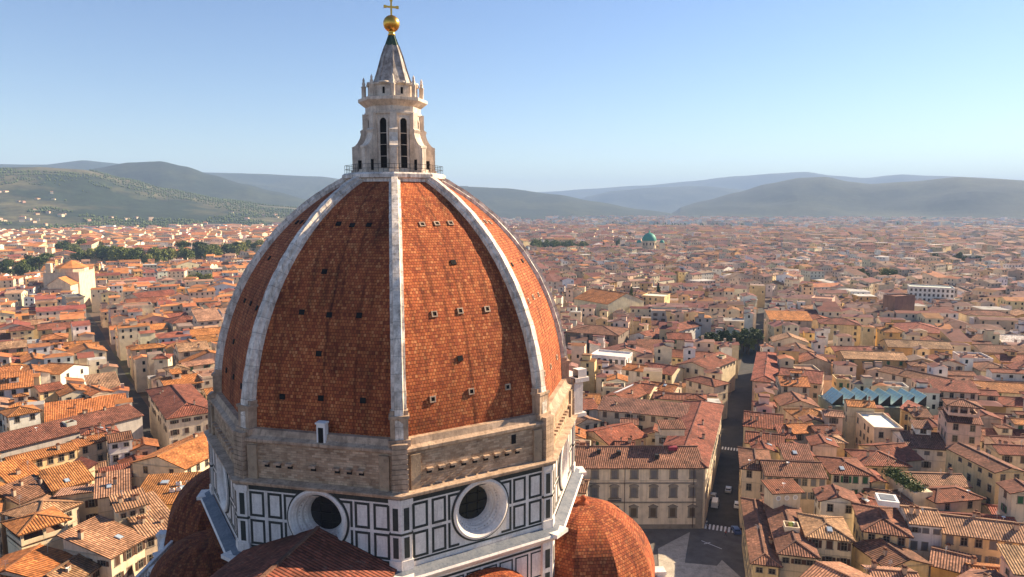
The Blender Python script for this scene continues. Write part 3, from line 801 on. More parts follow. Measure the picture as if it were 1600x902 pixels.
# ------------------------------------------------------------------ houses
CREAM, YEL, OCH, WHITE, PINK, TAN, GREY, BEIGE = (.74, .60, .41), (.73, .55, .29), (.62, .40, .17), (.80, .74, .65), (.73, .49, .36), (.58, .44, .30), (.46, .43, .39), (.68, .55, .39)
RORANGE, RBROWN, RRED, RPALE = (.48, .185, .060), (.25, .108, .066), (.27, .088, .052), (.40, .215, .125)
WNAME = {CREAM: "cream", YEL: "yellow", OCH: "ochre", WHITE: "white", PINK: "pink", TAN: "tan", GREY: "grey", BEIGE: "beige"}
RNAME = {RORANGE: "orange", RBROWN: "brown", RRED: "red", RPALE: "pale"}

# window meshes: origin at the wall plane, looking towards -y, unit = metres
def win_mesh(kind, arch=False, wd=1.15, ht=1.75):
    mb = MB(); f = .16
    col = {'b': None, 'c': 'c', 'o': 'o'}[kind[0]]
    mb.box((0, -.03, -ht/2-f/2), (wd+2*f+.2, .18, f), 0)
    mb.box((0, -.025, ht/2+f/2), (wd+2*f, .12, f), 0)
    for sx in (-1, 1): mb.box((sx*(wd/2+f/2), -.02, 0), (f, .10, ht), 0)
    mb.poly([(-wd/2, -.008, -ht/2), (wd/2, -.008, -ht/2), (wd/2, -.008, ht/2), (-wd/2, -.008, ht/2)], 1)
    if col != 'c':
        mb.box((0, -.02, 0), (.06, .05, ht), 0); mb.box((0, -.02, .25), (wd, .045, .05), 0)
    if col == 'c':
        for sx in (-1, 1):
            mb.box((sx*wd/4, -.05, 0), (wd/2-.03, .05, ht-.04), 2)
            for i in range(6): mb.box((sx*wd/4, -.078, -ht/2+.2+i*ht/6.4), (wd/2-.16, .02, .1), 2)
    if col == 'o':
        for sx in (-1, 1): mb.box((sx*(wd/2+f+wd/4), -.10, 0), (wd/2, .05, ht), 2)
    sh = {'y': 'sh_grey', 'n': 'sh_brown', 'g': 'sh_green', 't': 'sh_tan'}.get(kind[1:] or 'y', 'sh_grey')
    return mb.mesh("window", [M['stone'], M['glass'], M[sh]])
WM = {k: win_mesh(k) for k in ('b', 'cy', 'cn', 'cg', 'ct', 'oy', 'on', 'og', 'ot')}
mb = MB(); mb.box((0, 0, .7), (.8, .6, 1.4), 0, (.5, .38, .27)); mb.box((0, 0, 1.5), (1.0, .8, .14), 1, (.33, .14, .08)); mb.box((0, 0, 1.68), (.7, .5, .22), 1, (.36, .15, .08))
ME_CHIM = mb.mesh("chimney", [M['wall'], M['roof']])
mb = MB(); mb.box((0, 0, 1.4), (.05, .05, 2.8), 0)
for z, l in ((2.7, 1.1), (2.4, .9), (2.1, 1.2)): mb.box((0, 0, z), (l, .04, .04), 0)
ME_ANT = mb.mesh("antenna", [M['metal']])
mb = MB(); mb.box((0, 0, .10), (1.1, 1.5, .2), 0); mb.box((0, 0, .215), (.9, 1.3, .03), 1); ME_SKY = mb.mesh("skylight", [M['metal'], plain("skylight_glass", (.35, .42, .48), .15, 0, .6)])
mb = MB(); mb.box((0, 0, .45), (1.1, .5, .8), 0); mb.lathe([(.3, -.02), (.3, .02), (0, .02)], 12, (0, 0, .9), 1); ME_AC = mb.mesh("air_conditioner", [M['whitep'], M['iron']])
mb = MB(); mb.lathe([(0, 0), (.25, .05), (.42, .18)], 14, (0, 0, 1.0), 0); mb.box((0, 0, .5), (.06, .06, 1.0), 0); ME_DISH = mb.mesh("satellite_dish", [M['whitep']])

HOUSES = []      # every house record, for occlusion and overlap tests
class H: pass

def roof_polys(kind, W, D, h, p, o=.7):
    """top faces of a roof over the rectangle x -W/2..W/2, y 0..D; returns polygons, ridge lines, wall gables, height function"""
    t = math.tan(p); x0, x1, y0, y1 = -W/2-o, W/2+o, -o, D+o
    P, ridges, gab = [], [], []
    if kind == 'gx':
        zr = h+t*D/2; ze = h-t*o; g = .35
        x0, x1 = -W/2-g, W/2+g
        P = [[(x0, y0, ze), (x1, y0, ze), (x1, D/2, zr), (x0, D/2, zr)], [(x1, y1, ze), (x0, y1, ze), (x0, D/2, zr), (x1, D/2, zr)]]
        ridges = [((x0, D/2, zr), (x1, D/2, zr))]
        gab = [[(-W/2, D, h), (-W/2, 0, h), (-W/2, D/2, zr)], [(W/2, 0, h), (W/2, D, h), (W/2, D/2, zr)]]
        f = lambda x, y: zr-abs(y-D/2)*t
    elif kind == 'gy':
        zr = h+t*W/2; ze = h-t*o; g = .35
        y0, y1 = -g, D+g
        P = [[(x1, y0, ze), (x1, y1, ze), (0, y1, zr), (0, y0, zr)], [(x0, y1, ze), (x0, y0, ze), (0, y0, zr), (0, y1, zr)]]
        ridges = [((0, y0, zr), (0, y1, zr))]
        gab = [[(-W/2, 0, h), (W/2, 0, h), (0, 0, zr)], [(W/2, D, h), (-W/2, D, h), (0, D, zr)]]
        f = lambda x, y: zr-abs(x)*t
    elif kind == 'hip':
        m = min(W, D)/2+o; ze = h-t*o; zr = ze+t*m
        if W >= D:
            a, b = (x0+m, D/2, zr), (x1-m, D/2, zr)
            P = [[(x0, y0, ze), (x1, y0, ze), b, a], [(x1, y1, ze), (x0, y1, ze), a, b], [(x0, y1, ze), (x0, y0, ze), a], [(x1, y0, ze), (x1, y1, ze), b]]
            if W-D < .05: P = [[*q[:2], a] for q in P[:2]]+P[2:]
        else:
            a, b = (0, y0+m, zr), (0, y1-m, zr)
            P = [[(x0, y0, ze), (x1, y0, ze), a], [(x1, y0, ze), (x1, y1, ze), b, a], [(x1, y1, ze), (x0, y1, ze), b], [(x0, y1, ze), (x0, y0, ze), a, b]]
        ridges = [(a, b), ((x0, y0, ze), a), ((x1, y0, ze), a if W < D else b), ((x0, y1, ze), a if W >= D else b), ((x1, y1, ze), b)]
        f = lambda x, y: ze+t*min(x-x0, x1-x, y-y0, y1-y)
    elif kind in ('shed', 'shedb', 'shedl', 'shedr'):
        t = math.tan(min(p, R(17)))
        fz = {'shed': lambda x, y: h+t*y, 'shedb': lambda x, y: h+t*(D-y), 'shedl': lambda x, y: h+t*(x+W/2), 'shedr': lambda x, y: h+t*(W/2-x)}[kind]
        P = [[(x, y, fz(x, y)) for x, y in ((x0, y0), (x1, y0), (x1, y1), (x0, y1))]]
        c = [(-W/2, 0), (W/2, 0), (W/2, D), (-W/2, D)]
        for (xa, ya), (xb, yb) in zip(c, c[1:]+c[:1]):
            q = [(xa, ya, h), (xb, yb, h), (xb, yb, fz(xb, yb)), (xa, ya, fz(xa, ya))]
            q = [v for i, v in enumerate(q) if i < 2 or v[2] > h+1e-4]
            if len(q) > 2: gab.append(q)
        f = fz
    return P, ridges, gab, f
def roof_into(mb, P, ridges, tint, thick=.24, m=0, fine=True):
    for q in P:
        v = [Vector(x) for x in q]
        n = (v[1]-v[0]).cross(v[2]-v[0]).normalized()
        if n.z < 0: v.reverse(); n = -n
        hd = Vector((0, 0, 1)).cross(n)
        hd = hd.normalized() if hd.length > 1e-3 else Vector((1, 0, 0)); sd_ = n.cross(hd)
        mb.poly(v, m, tint, [(x.dot(hd), x.dot(sd_)) for x in v])
        if fine:
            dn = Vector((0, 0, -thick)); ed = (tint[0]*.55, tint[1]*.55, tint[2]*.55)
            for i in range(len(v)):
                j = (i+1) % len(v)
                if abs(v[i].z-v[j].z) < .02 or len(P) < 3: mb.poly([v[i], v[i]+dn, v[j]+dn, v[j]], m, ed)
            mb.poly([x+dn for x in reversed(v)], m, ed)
    if fine:
        for a, b in ridges:
            lt = tuple(min(.6, c*1.25+.04) for c in tint); mb.beam(Vector(a)+Vector((0, 0, .05)), Vector(b)+Vector((0, 0, .05)), .36, .22, m, lt)

def add_house(A, ex, W, D, h, kind='gx', p=17, wall=CREAM, roofc=RBROWN, label=None, cat="house", group=None, win='auto', hand=False, name="house", z0=0.0):
    """record of a house: A = front left corner (x, y), ex = unit vector along the front"""
    r = H(); r.A = Vector((A[0], A[1], 0)); r.ex = Vector((ex[0], ex[1], 0)).normalized(); r.ey = Vector((-r.ex.y, r.ex.x, 0))
    r.W, r.D, r.h, r.kind, r.p, r.wall, r.roofc, r.label, r.cat, r.group, r.win, r.hand, r.name, r.z0 = W, D, h, kind, R(p), wall, roofc, label, cat, group, win, hand, name, z0
    r.c = r.A+r.ex*W/2+r.ey*D/2; r.rad = math.hypot(W, D)/2
    r.extras = []; r.root = None
    HOUSES.append(r); return r
def px_house(xl, yl, xr, yr, h, D, kind='gx', ex=None, W=None, **kw):
    """front eave corners given where the photograph shows them, at wall height h"""
    a, b = at(xl, yl, h), at(xr, yr, h)
    return add_house((a.x, a.y), ex or (b-a).xy.normalized().to_3d(), W or (b-a).xy.length, D, h, kind, hand=True, **kw)
def corners(r, e=0.0):
    return [r.A-r.ex*e-r.ey*e, r.A+r.ex*(r.W+e)-r.ey*e, r.A+r.ex*(r.W+e)+r.ey*(r.D+e), r.A-r.ex*e+r.ey*(r.D+e)]
def overlap(a, b, e=-.2):
    if (a.c-b.c).length > a.rad+b.rad: return False
    ca, cb = corners(a, e), corners(b, e)
    for ax in (a.ex, a.ey, b.ex, b.ey):
        pa = [ax.dot(v) for v in ca]; pb = [ax.dot(v) for v in cb]
        if max(pa) <= min(pb) or max(pb) <= min(pa): return False
    return True
def inside(r, x, y, e=0.0):
    d = Vector((x, y, 0))-r.A; u, v = d.dot(r.ex), d.dot(r.ey)
    return -e <= u <= r.W+e and -e <= v <= r.D+e

# --- the buildings one can name, placed where they stand (front eave corners, wall height, depth)
G_NEAR = "houses packed around the cathedral"
def ph(label, xl, yl, xr, yr, h, D, kind, wall, roofc, p=17, win='auto', **kw):
    return px_house(xl, yl, xr, yr, h, D, kind, p=p, wall=wall, roofc=roofc, label=label, win=win, group=G_NEAR, **kw)
# left side
ph("grey-fronted palace with hipped brown roof on the corner of the long left street", 262.5, 653, 336, 641.5, 17, 44, 'hip', BEIGE, RRED, win=('on', 4, 3))
ph("long low hall with one wide brown roof and pale grey wall, left edge", 0, 703, 222, 648, 17, 17, 'gx', GREY, RBROWN, p=15, win=None, name="hall", cat="hall")
ph("house with plain bright orange roof at the left street corner, below the grey palace", 207, 722, 288, 731, 18, 24, 'gy', CREAM, RORANGE, win=('b', 2, 1))
ph("curved-front cream house with a big striped roof, nearest the cathedral's left side", 173, 869, 225.5, 838, 18, 11.5, 'shed', CREAM, RPALE, p=14, win=('on', 3, 3))
ph("cream house with striped roof beside the dark apse roof, left of the dome", 225.8, 838, 279, 820, 18, 13, 'shed', BEIGE, RPALE, p=15, win=('b', 3, 3))
ph("tall cream house with a blank facade, four small windows and a thin roof edge", 89, 783, 160, 773, 18.2, 8, 'shedb', CREAM, RPALE, p=9, win=('on', 2, 3))
ph("small house with pyramid roof behind the open roof loggia at bottom left", 7, 800, 58, 812, 18.5, 9.5, 'hip', BEIGE, RPALE, win=('b', 3, 2))
r_lg = ph("house topped by an open loggia under a hipped roof, bottom left", 32, 833, 105, 810, 20.5, 8.5, 'hip', CREAM, RPALE, win=None)
ph("lower house with plain tiled roof in the bottom left corner", 66, 905, 114, 866, 17, 13, 'gx', BEIGE, RORANGE, win=None)
ph("striped roofed house at the bottom edge, left of the marble parapet", 108, 912, 160, 877, 16, 9, 'gx', CREAM, RPALE, win=('on', 3, 2))
ph("small striped roofed house cut by the bottom left corner", -20, 925, 40, 905, 17, 10, 'gx', BEIGE, RORANGE, win=None)
ph("yellow terraced house with a row of dark doors below the long brown hall roof", 16, 725, 120, 700, 18.5, 6.5, 'gx', YEL, RORANGE, win=('b', 6, 2))
ph("narrow yellow house with tiled eaves right of the yellow terraced house", 121, 697, 166, 686, 18.5, 6.5, 'gx', CREAM, RORANGE, win=('b', 2, 2))
ph("pale yellow house with one small window, left edge below the yellow terrace", 14, 752, 62, 738, 17.5, 8, 'shed', YEL, RORANGE, win=('b', 1, 1))
ph("orange roofed house at the left edge above the pyramid roofed house", -12, 783, 27, 764, 18, 9, 'gx', BEIGE, RORANGE, win=None)
ph("low house with striped roof strip between yellow walls at lower left", 30, 785, 86, 762, 17, 7, 'shed', BEIGE, RBROWN, win=None)
ph("ochre house with a red terrace rail under striped tiles, lower left", 84, 764, 143, 748, 17.5, 8, 'shed', OCH, RORANGE, win=('b', 2, 1))
ph("brown striped roof house beside the dark courtyard at lower left", 152, 776, 200, 768, 19, 8, 'shed', BEIGE, RPALE, win=('b', 1, 1))
ph("flat-sloped bright orange roof with air conditioners, left of the dark apse", 204, 789, 300, 783, 18.5, 13, 'shed', OCH, RORANGE, p=8, win=None)
ph("roof terrace house with three openings and white parapet, lower left", 185, 796, 228, 785, 22.3, 4.5, 'shed', CREAM, RPALE, win=('b', 3, 1))
ph("small red roofed house on the dark courtyard, lower left", 118, 742, 148, 733, 18, 7, 'shedl', CREAM, RRED, win=None)
ph("house with little terrace at the end of the hall, left", 170, 690, 206, 684, 19.5, 7, 'gx', WHITE, RBROWN, win=('b', 2, 2))
ph("cream house with red side roof beside the left street bend", 278, 735, 305, 724, 15, 15, 'gy', YEL, RORANGE, win=('b', 2, 2))
ph("brown roofed house right of the left street, touching the dome", 298, 716, 345, 706, 15.5, 18, 'gx', YEL, RBROWN, win=('b', 3, 2))
ph("white house with hipped roof and two windows above the hall, left edge", 14, 650, 62, 641, 20, 9, 'hip', WHITE, RORANGE, win=('b', 2, 1))
ph("yellow house with brown roof and two windows above the hall's left half", 62, 612, 100, 605, 19, 9, 'gx', YEL, RRED, win=('b', 2, 2))
ph("white gable-fronted house above the hall, centre left", 96, 618, 142, 611, 18, 13, 'gy', CREAM, RORANGE, win=('b', 2, 2))
ph("beige gable-fronted house with a wide grid window beside the left street", 143, 617, 175, 611, 18, 12, 'gy', BEIGE, RORANGE, win=('b', 1, 2))
ph("white gable house with orange right slope at the far left", 28, 588, 78, 582, 18, 14, 'gy', WHITE, RORANGE, win=('b', 1, 1))
ph("striped pale roofed house at the left edge above the white gable house", -10, 587, 27, 584, 18, 14, 'gx', WHITE, RORANGE, win=('b', 2, 1))
ph("white house with black windows left of the long street", 94, 584, 138, 571, 17, 12, 'gy', WHITE, RORANGE, win=('b', 2, 1))
ph("yellow four-storey block with small windows, far left", 16, 517, 52, 514, 20, 12, 'hip', YEL, RRED, win=('b', 3, 3))
ph("low white annex with red roof at the far left edge", -12, 530, 17, 528, 16, 12, 'gx', WHITE, RRED, win=None)
ph("orange gable roofed hall beside the left street, halfway up", 111, 554, 166, 548, 17, 15, 'gy', CREAM, RORANGE, win=('b', 3, 1))
ph("orange roofed house left of the halfway hall on the left street", 36, 566, 72, 562, 17, 15, 'gy', GREY, RORANGE, win=None)
ph("white round-windowed apse house behind the dome's left rib", 270, 505, 318, 500, 16, 18, 'hip', CREAM, RRED, win=('b', 2, 1))
ph("white gable house with two little windows left of the dome", 276, 546, 326, 541, 16, 14, 'gy', WHITE, RORANGE, win=('b', 3, 1))
ph("cream tower house with small hipped roof, right of the left street", 240, 560, 262, 559, 19, 8, 'hip', CREAM, RRED, win=('b', 1, 2))
ph("long brown-roofed loggia building beyond the white terraces, left", 218, 466, 280, 459, 15, 20, 'gx', GREY, RRED, win=('b', 8, 1))
ph("grey building with rows of dark windows touching the dome's left edge", 328, 481, 372, 476, 18, 14, 'gx', CREAM, RRED, win=('b', 8, 2))
# right side
R2_ = dict(group=G_NEAR)
ph("cream corner house with hipped roof where the right street meets the square", 1160, 730, 1196, 729.5, 17, 16, 'hip', CREAM, RBROWN, win=('b', 2, 3), ex=(.90, -.43), W=7.2)
ph("long tan row house with two floors of grey shuttered windows", 1196.5, 741, 1292, 745, 17, 11, 'gx', TAN, RBROWN, p=18, win=('cy', 7, 2))
ph("white-fronted house with bright green shutters", 1300, 738, 1360, 741, 17, 12, 'hip', CREAM, RRED, p=16, win=('cg', 4, 3))
ph("small yellow house right of the green shutters", 1362, 752, 1384, 753, 15, 8, 'gy', YEL, RRED, win=None)
r_tur = ph("little roof turret with three white round windows", 1209, 769, 1251, 767, 19.0, 4.6, 'shed', CREAM, RRED, p=10, win=None)
ph("house with long brown hipped roof running down from the round-windowed turret", 1219, 862, 1274, 865, 14.5, 30, 'hip', CREAM, RBROWN, win=('on', 3, 1), ex=(.92, -.39))
ph("low brown roofed house along the dark right street, bottom", 1177, 877, 1204, 876, 12.6, 33, 'hip', YEL, RBROWN, win=('b', 2, 2), ex=(.91, -.41), W=5.0)
ph("cream house with brown open shutters at the bottom, left of the yellow corner house", 1263, 836, 1331, 843, 16, 11, 'hip', CREAM, RPALE, p=16, win=('on', 3, 3))
ph("yellow corner house with a brown hipped roof and white skylight box", 1351, 827, 1421, 836, 17, 14, 'hip', YEL, RBROWN, p=16, win=('b', 3, 3))
ph("white-walled end of the long yellow row with two lilac shutters", 1422, 815, 1473, 820, 18, 9, 'gx', WHITE, RPALE, p=18, win=('cy', 3, 2))
ph("long yellow house with four grey shuttered windows, right edge", 1473.5, 830, 1612, 847, 16.8, 10, 'gx', YEL, RPALE, p=19, win=('cy', 6, 2))
ph("low house with tangled brown roofs in front of the long yellow row", 1388, 886, 1452, 880, 14, 10, 'gy', YEL, RBROWN, win=None)
ph("striped roofed house with awning below the long yellow row", 1455, 880, 1520, 896, 13, 9, 'gx', OCH, RPALE, win=None)
ph("pale tiled low house cut by the bottom edge, left of the awning", 1366, 908, 1440, 914, 14.5, 6, 'gx', YEL, RPALE, win=None)
ph("small ochre roofed house at the bottom right corner", 1530, 905, 1600, 912, 13.5, 7, 'gx', BEIGE, RORANGE, win=None)
ph("wide low house with striped roof and ridge chimney below the tall loggia house", 1436, 757, 1516, 759, 14, 9, 'gx', BEIGE, RPALE, p=17, win=None)
ph("hipped striped roof house right of the hanging garden", 1463, 783, 1534, 777, 14, 8, 'hip', TAN, RRED, win=('b', 2, 1))
ph("yellow house with tall cream side wall and brown roof, right edge", 1557, 737, 1600, 736, 18, 19, 'gy', YEL, RBROWN, p=16, win=('b', 2, 2))
r_tow = ph("tall house topped by an open roof loggia, right", 1481, 657, 1534, 662, 23, 13, 'gx', PINK, RBROWN, p=14, win=('b', 2, 3))
ph("narrow yellow house left of the tall loggia house", 1427, 650, 1456, 651, 17, 10, 'gx', YEL, RBROWN, win=('b', 2, 2))
ph("orange-walled narrow house beside the white flat-roofed block", 1409, 643, 1427, 646, 17, 12, 'shedr', OCH, RRED, win=('b', 1, 3))
ph("box-shaped cream block with a flat white roof", 1366, 671, 1411, 673, 15, 17, 'flat', CREAM, WHITE, win=('b', 2, 1))
ph("pink blank-walled house end at the upper end of the right street", 1176, 594, 1214, 592, 15.5, 60, 'hip', PINK, RRED, p=15, win=None, ex=(.86, -.51), W=9)
ph("wide pink house with three small windows and brown roofs behind the street end", 1216, 592, 1283, 599, 16, 20, 'gx', PINK, RRED, p=15, win=('b', 4, 2))
ph("pink gable house in the roof cluster left of the white flat block", 1279, 679, 1313, 678, 15.5, 9, 'gx', PINK, RRED, win=None)
ph("grey house with iron terrace in the roof cluster", 1240, 676, 1279, 674, 15.5, 9, 'gx', GREY, RORANGE, win=('cy', 2, 1))
ph("tiny yellow house with one window in front of the grey terrace house", 1220, 683, 1241, 684, 14.5, 6, 'shed', YEL, RRED, win=('b', 2, 1))
ph("low red roofed house with a white hatch beside the right street", 1165, 690, 1218, 684, 14, 11, 'gx', CREAM, RRED, win=None, ex=(.868, -.497), W=11)
ph("dark red roofed house on the right street opposite the palace wing", 1162, 664, 1212, 650, 14.5, 16, 'gx', BEIGE, RRED, win=None, ex=(.868, -.497), W=12)
ph("orange gabled house behind the grey terrace house", 1250, 655, 1310, 655, 15, 12, 'hip', BEIGE, RORANGE, win=None)
ph("brown roofed house with a roof lantern, right of the green shutters", 1350, 725, 1420, 727, 14, 12, 'hip', TAN, RRED, win=('b', 2, 1))
ph("low red roofed house behind the hanging garden", 1395, 720, 1440, 716, 14, 14, 'gx', BEIGE, RRED, win=None)
ph("green-shuttered house with a long brown roof, right of the glass roofs", 1476, 601, 1500, 596, 16, 28, 'gy', CREAM, RBROWN, win=('b', 1, 1))
ph("yellow house with tall dark windows behind the small round tree", 1306, 552, 1367, 553, 15, 14, 'gx', YEL, RRED, win=('b', 4, 2))
ph("beige block with six small windows and a flat terrace", 1282, 505, 1345, 508, 18, 16, 'hip', YEL, RRED, win=('b', 4, 3))
ph("cream cube house with blank wall far up the right street", 1268, 467, 1300, 469, 22, 16, 'flat', PINK, RPALE, win=None)
ph("wide dark red roof beyond the brown tower", 1415, 519, 1490, 521, 17, 30, 'hip', TAN, RRED, p=14, win=('b', 5, 1))
ph("white gable hall with a dark arcade at the right edge", 1566, 534, 1622, 536, 16, 16, 'gx', WHITE, WHITE, win=('b', 5, 1))
ph("white five-floor modern block standing far right", 1421, 449, 1492, 452, 26, 16, 'flat', WHITE, WHITE, win=('b', 10, 3))
ph("brown stone medieval tower", 1399, 465, 1430, 463, 28, 9, 'flat', (.24, .15, .11), RBROWN, win=None, name="tower", cat="tower")
# around the palace
ph("cream wall with arched windows and round vents behind the palace", 936, 639, 1070, 652, 18, 10, 'shed', BEIGE, RBROWN, p=9, win=('ct', 7, 2))
ph("gable-fronted barn with a long white skylight on a red roof", 943, 619.5, 982, 626.5, 16, 26, 'gy', CREAM, RRED, win=('b', 1, 1))
ph("tall white house with many small windows and a notched top", 923, 556, 977, 561, 18, 12, 'flat', WHITE, WHITE, win=('b', 6, 4))
ph("dark stone palace with arched windows at the dome's right edge", 884, 518, 966, 524, 17, 24, 'hip', (.24, .19, .15), RBROWN, p=12, win=('b', 8, 1), name="palace", cat="palace")
ph("pale barn-like church with wide orange roof, right of the dome", 897, 466, 950, 475, 20, 34, 'gx', CREAM, RORANGE, p=20, win=None, name="church", cat="church")
ph("yellow villa between two dark cypresses", 1003, 463, 1038, 465, 18, 18, 'flat', YEL, WHITE, win=('b', 4, 2))
ph("house with arched loggia in front of the cloister roofs", 1000, 578, 1050, 585, 14, 14, 'gx', CREAM, RRED, win=('b', 6, 1))
ph("long cloister wing with open arcade, left of the street's upper end", 1108, 578, 1150, 561, 15, 16, 'gx', CREAM, RRED, win=('b', 8, 1))
ph("long red roofed cloister range behind the arcade", 1040, 556, 1110, 562, 13, 14, 'gx', CREAM, RRED, win=('b', 8, 1))
ph("small bright orange hipped roof house below the cloister", 972, 576, 1006, 580, 14, 10, 'gx', WHITE, RORANGE, win=('b', 2, 1))
ph("long low red roof running beside the garden trees", 1016, 528, 1095, 508, 14, 14, 'gx', WHITE, RRED, win=('b', 10, 1))
ph("white house with a red roof above the palace, left", 900, 640, 935, 637, 14, 12, 'gx', WHITE, RRED, win=('b', 1, 1))
ph("low red roofed block with a skylight beside the drum", 896, 630, 940, 630, 14.5, 12, 'gx', CREAM, RORANGE, win=None)
ph("cluster house with terrace and green awning above the palace wing", 1010, 606, 1052, 612, 15, 10, 'gx', CREAM, RORANGE, win=('b', 3, 1))
ph("house with a long red ridge at the top of the palace wing", 1072, 592, 1116, 603, 15, 9, 'hip', BEIGE, RRED, win=('b', 3, 1))
ph("brown roofed house behind the arched wall, palace side", 985, 610, 1015, 614, 16, 12, 'gx', CREAM, RRED, win=('b', 2, 1))

# the palace on the square and its street wing (special facades)
SDIR = Vector((.497, .868, 0)); SNR = Vector((SDIR.y, -SDIR.x, 0))
pc = at(1103, 728, 17.5); pl = at(884, 728.5, 17.5)
wing = add_house((pc.x, pc.y), SDIR, 62, 12.5, 17.5, 'hip', 20, BEIGE, RRED, "long wing of the cream palace with a red hipped roof lining the dark street", "palace", None, ('cy', 14, 3), True, "palace")
pex = (pc-pl).xy.normalized().to_3d()
pq = pc-pex*.6
palz = add_house((pl.x, pl.y), pex, (pq-pl).xy.length, 15, 17.4, 'gx', 21, (.74, .61, .44), RBROWN, "cream palace on the square with pedimented windows in three rows", "palace", None, 'palace', True, "palace")
# glass sawtooth hall
ha, hb = at(1302, 638, 14), at(1452, 641, 14)
saw = add_house((ha.x, ha.y), (hb-ha).xy.normalized().to_3d(), (hb-ha).xy.length, 15, 14, 'flat', 17, (.26, .30, .24), (.22, .27, .25), "hall roofed with a row of blue-green glass sawtooth skylights", "hall", None, None, True, "hall")
# arch building and the church with an orange octagonal roof, far up on the left
a_, b_ = at(104, 466, 17), at(131, 464, 17)
arch = add_house((a_.x, a_.y), (b_-a_).xy.normalized().to_3d(), (b_-a_).xy.length, 20, 17, 'flat', 17, GREY, (.12, .12, .12), "grey building with one huge arch closing the left street", "building", None, None, True, "arch_building")
a_, b_ = at(67, 428, 30), at(123, 427, 30)
chu = add_house((a_.x, a_.y), (b_-a_).xy.normalized().to_3d(), (b_-a_).xy.length, 36, 30, 'flat', 17, CREAM, RORANGE, "cream church with a low octagonal orange roof and corner turret, far left", "church", None, None, True, "church")
a_, b_ = at(1002, 389, 16), at(1032, 389, 16)
syn = add_house((a_.x, a_.y), (b_-a_).xy.normalized().to_3d(), (b_-a_).xy.length, 32, 16, 'flat', 17, CREAM, RBROWN, "domed temple with one big green copper dome, far behind", "temple", None, None, True, "temple")
HAND_N = len(HOUSES)

# ------------------------------------------------------------------ fill the blocks between them
rng = random.Random(21)
LST = [(-46, 62), (-68.5, 111), (-110, 201), (-141, 264), (-219, 432), (-330, 660)]
RST = [(62, 16), (86, 57), (109, 99), (138, 150), (178, 215), (222, 290), (300, 420), (360, 500)]
def segd(x, y, pts):
    b = 1e9
    for (x0, y0), (x1, y1) in zip(pts, pts[1:]):
        dx, dy = x1-x0, y1-y0; t = max(0, min(1, ((x-x0)*dx+(y-y0)*dy)/(dx*dx+dy*dy)))
        b = min(b, math.hypot(x-x0-t*dx, y-y0-t*dy))
    return b
PLAZA = [(36, -60), (36, 40), (52, 66), (79, 58), (90, 66), (97, 62), (78, 26), (72, 0), (66, -60)]
def inpoly(x, y, P):
    c = False
    for (x0, y0), (x1, y1) in zip(P, P[1:]+P[:1]):
        if (y0 > y) != (y1 > y) and x < (x1-x0)*(y-y0)/(y1-y0)+x0: c = not c
    return c
DOME_SIL = [(270, 640, 902), (330, 470, 902), (345, 560, 902), (360, 480, 902), (420, 380, 902), (870, 520, 902), (800, 400, 902)]
def hidden_by_dome(p):
    q = proj(p)
    if not q: return True
    x, y, d = q
    if d < 105: return False
    if y > 640: return 318 < x < 862
    # rough silhouette of the dome, shrunk so that a step to the side still finds the houses
    t = max(0, min(1, (y-285)/(640-285)))
    hw = 70+205*math.sin(t*math.pi/2)
    return abs(x-614) < hw-48
PARKS = []     # (centre x, y, radius) kept free of houses for trees
def park(x, y, rad, z=8):
    p = at(x, y, z); PARKS.append((p.x, p.y, rad)); return p
for q in ((1145, 545, 26), (1170, 538, 22), (1120, 532, 18), (20, 432, 50), (60, 428, 35), (150, 412, 55), (200, 415, 60), (250, 412, 60), (300, 408, 60), (350, 402, 60), (390, 398, 55), (130, 400, 50),
          (860, 392, 45), (890, 388, 45), (830, 390, 30), (330, 442, 30), (265, 445, 16), (1340, 545, 10), (1500, 415, 18), (1560, 380, 20), (1325, 525, 12), (985, 392, 30), (1395, 440, 14), (985, 470, 12), (1060, 468, 10)): park(*q)
def blocked(x, y, r):
    for px, py, pr in PARKS:
        if (x-px)**2+(y-py)**2 < (pr+r*.6)**2: return True
    return False
WALLS = [CREAM]*6+[BEIGE]*5+[YEL]*2+[WHITE]*4+[TAN]*3+[PINK]+[OCH, GREY]
grid_hash = {}
def reg(r):
    for i in range(int((r.c.x-r.rad)//30), int((r.c.x+r.rad)//30)+1):
        for j in range(int((r.c.y-r.rad)//30), int((r.c.y+r.rad)//30)+1): grid_hash.setdefault((i, j), []).append(r)
def near(r):
    s = set()
    for i in range(int((r.c.x-r.rad)//30), int((r.c.x+r.rad)//30)+1):
        for j in range(int((r.c.y-r.rad)//30), int((r.c.y+r.rad)//30)+1):
            for q in grid_hash.get((i, j), ()): s.add(id(q)); yield q
for r in HOUSES: reg(r)
FILL = []
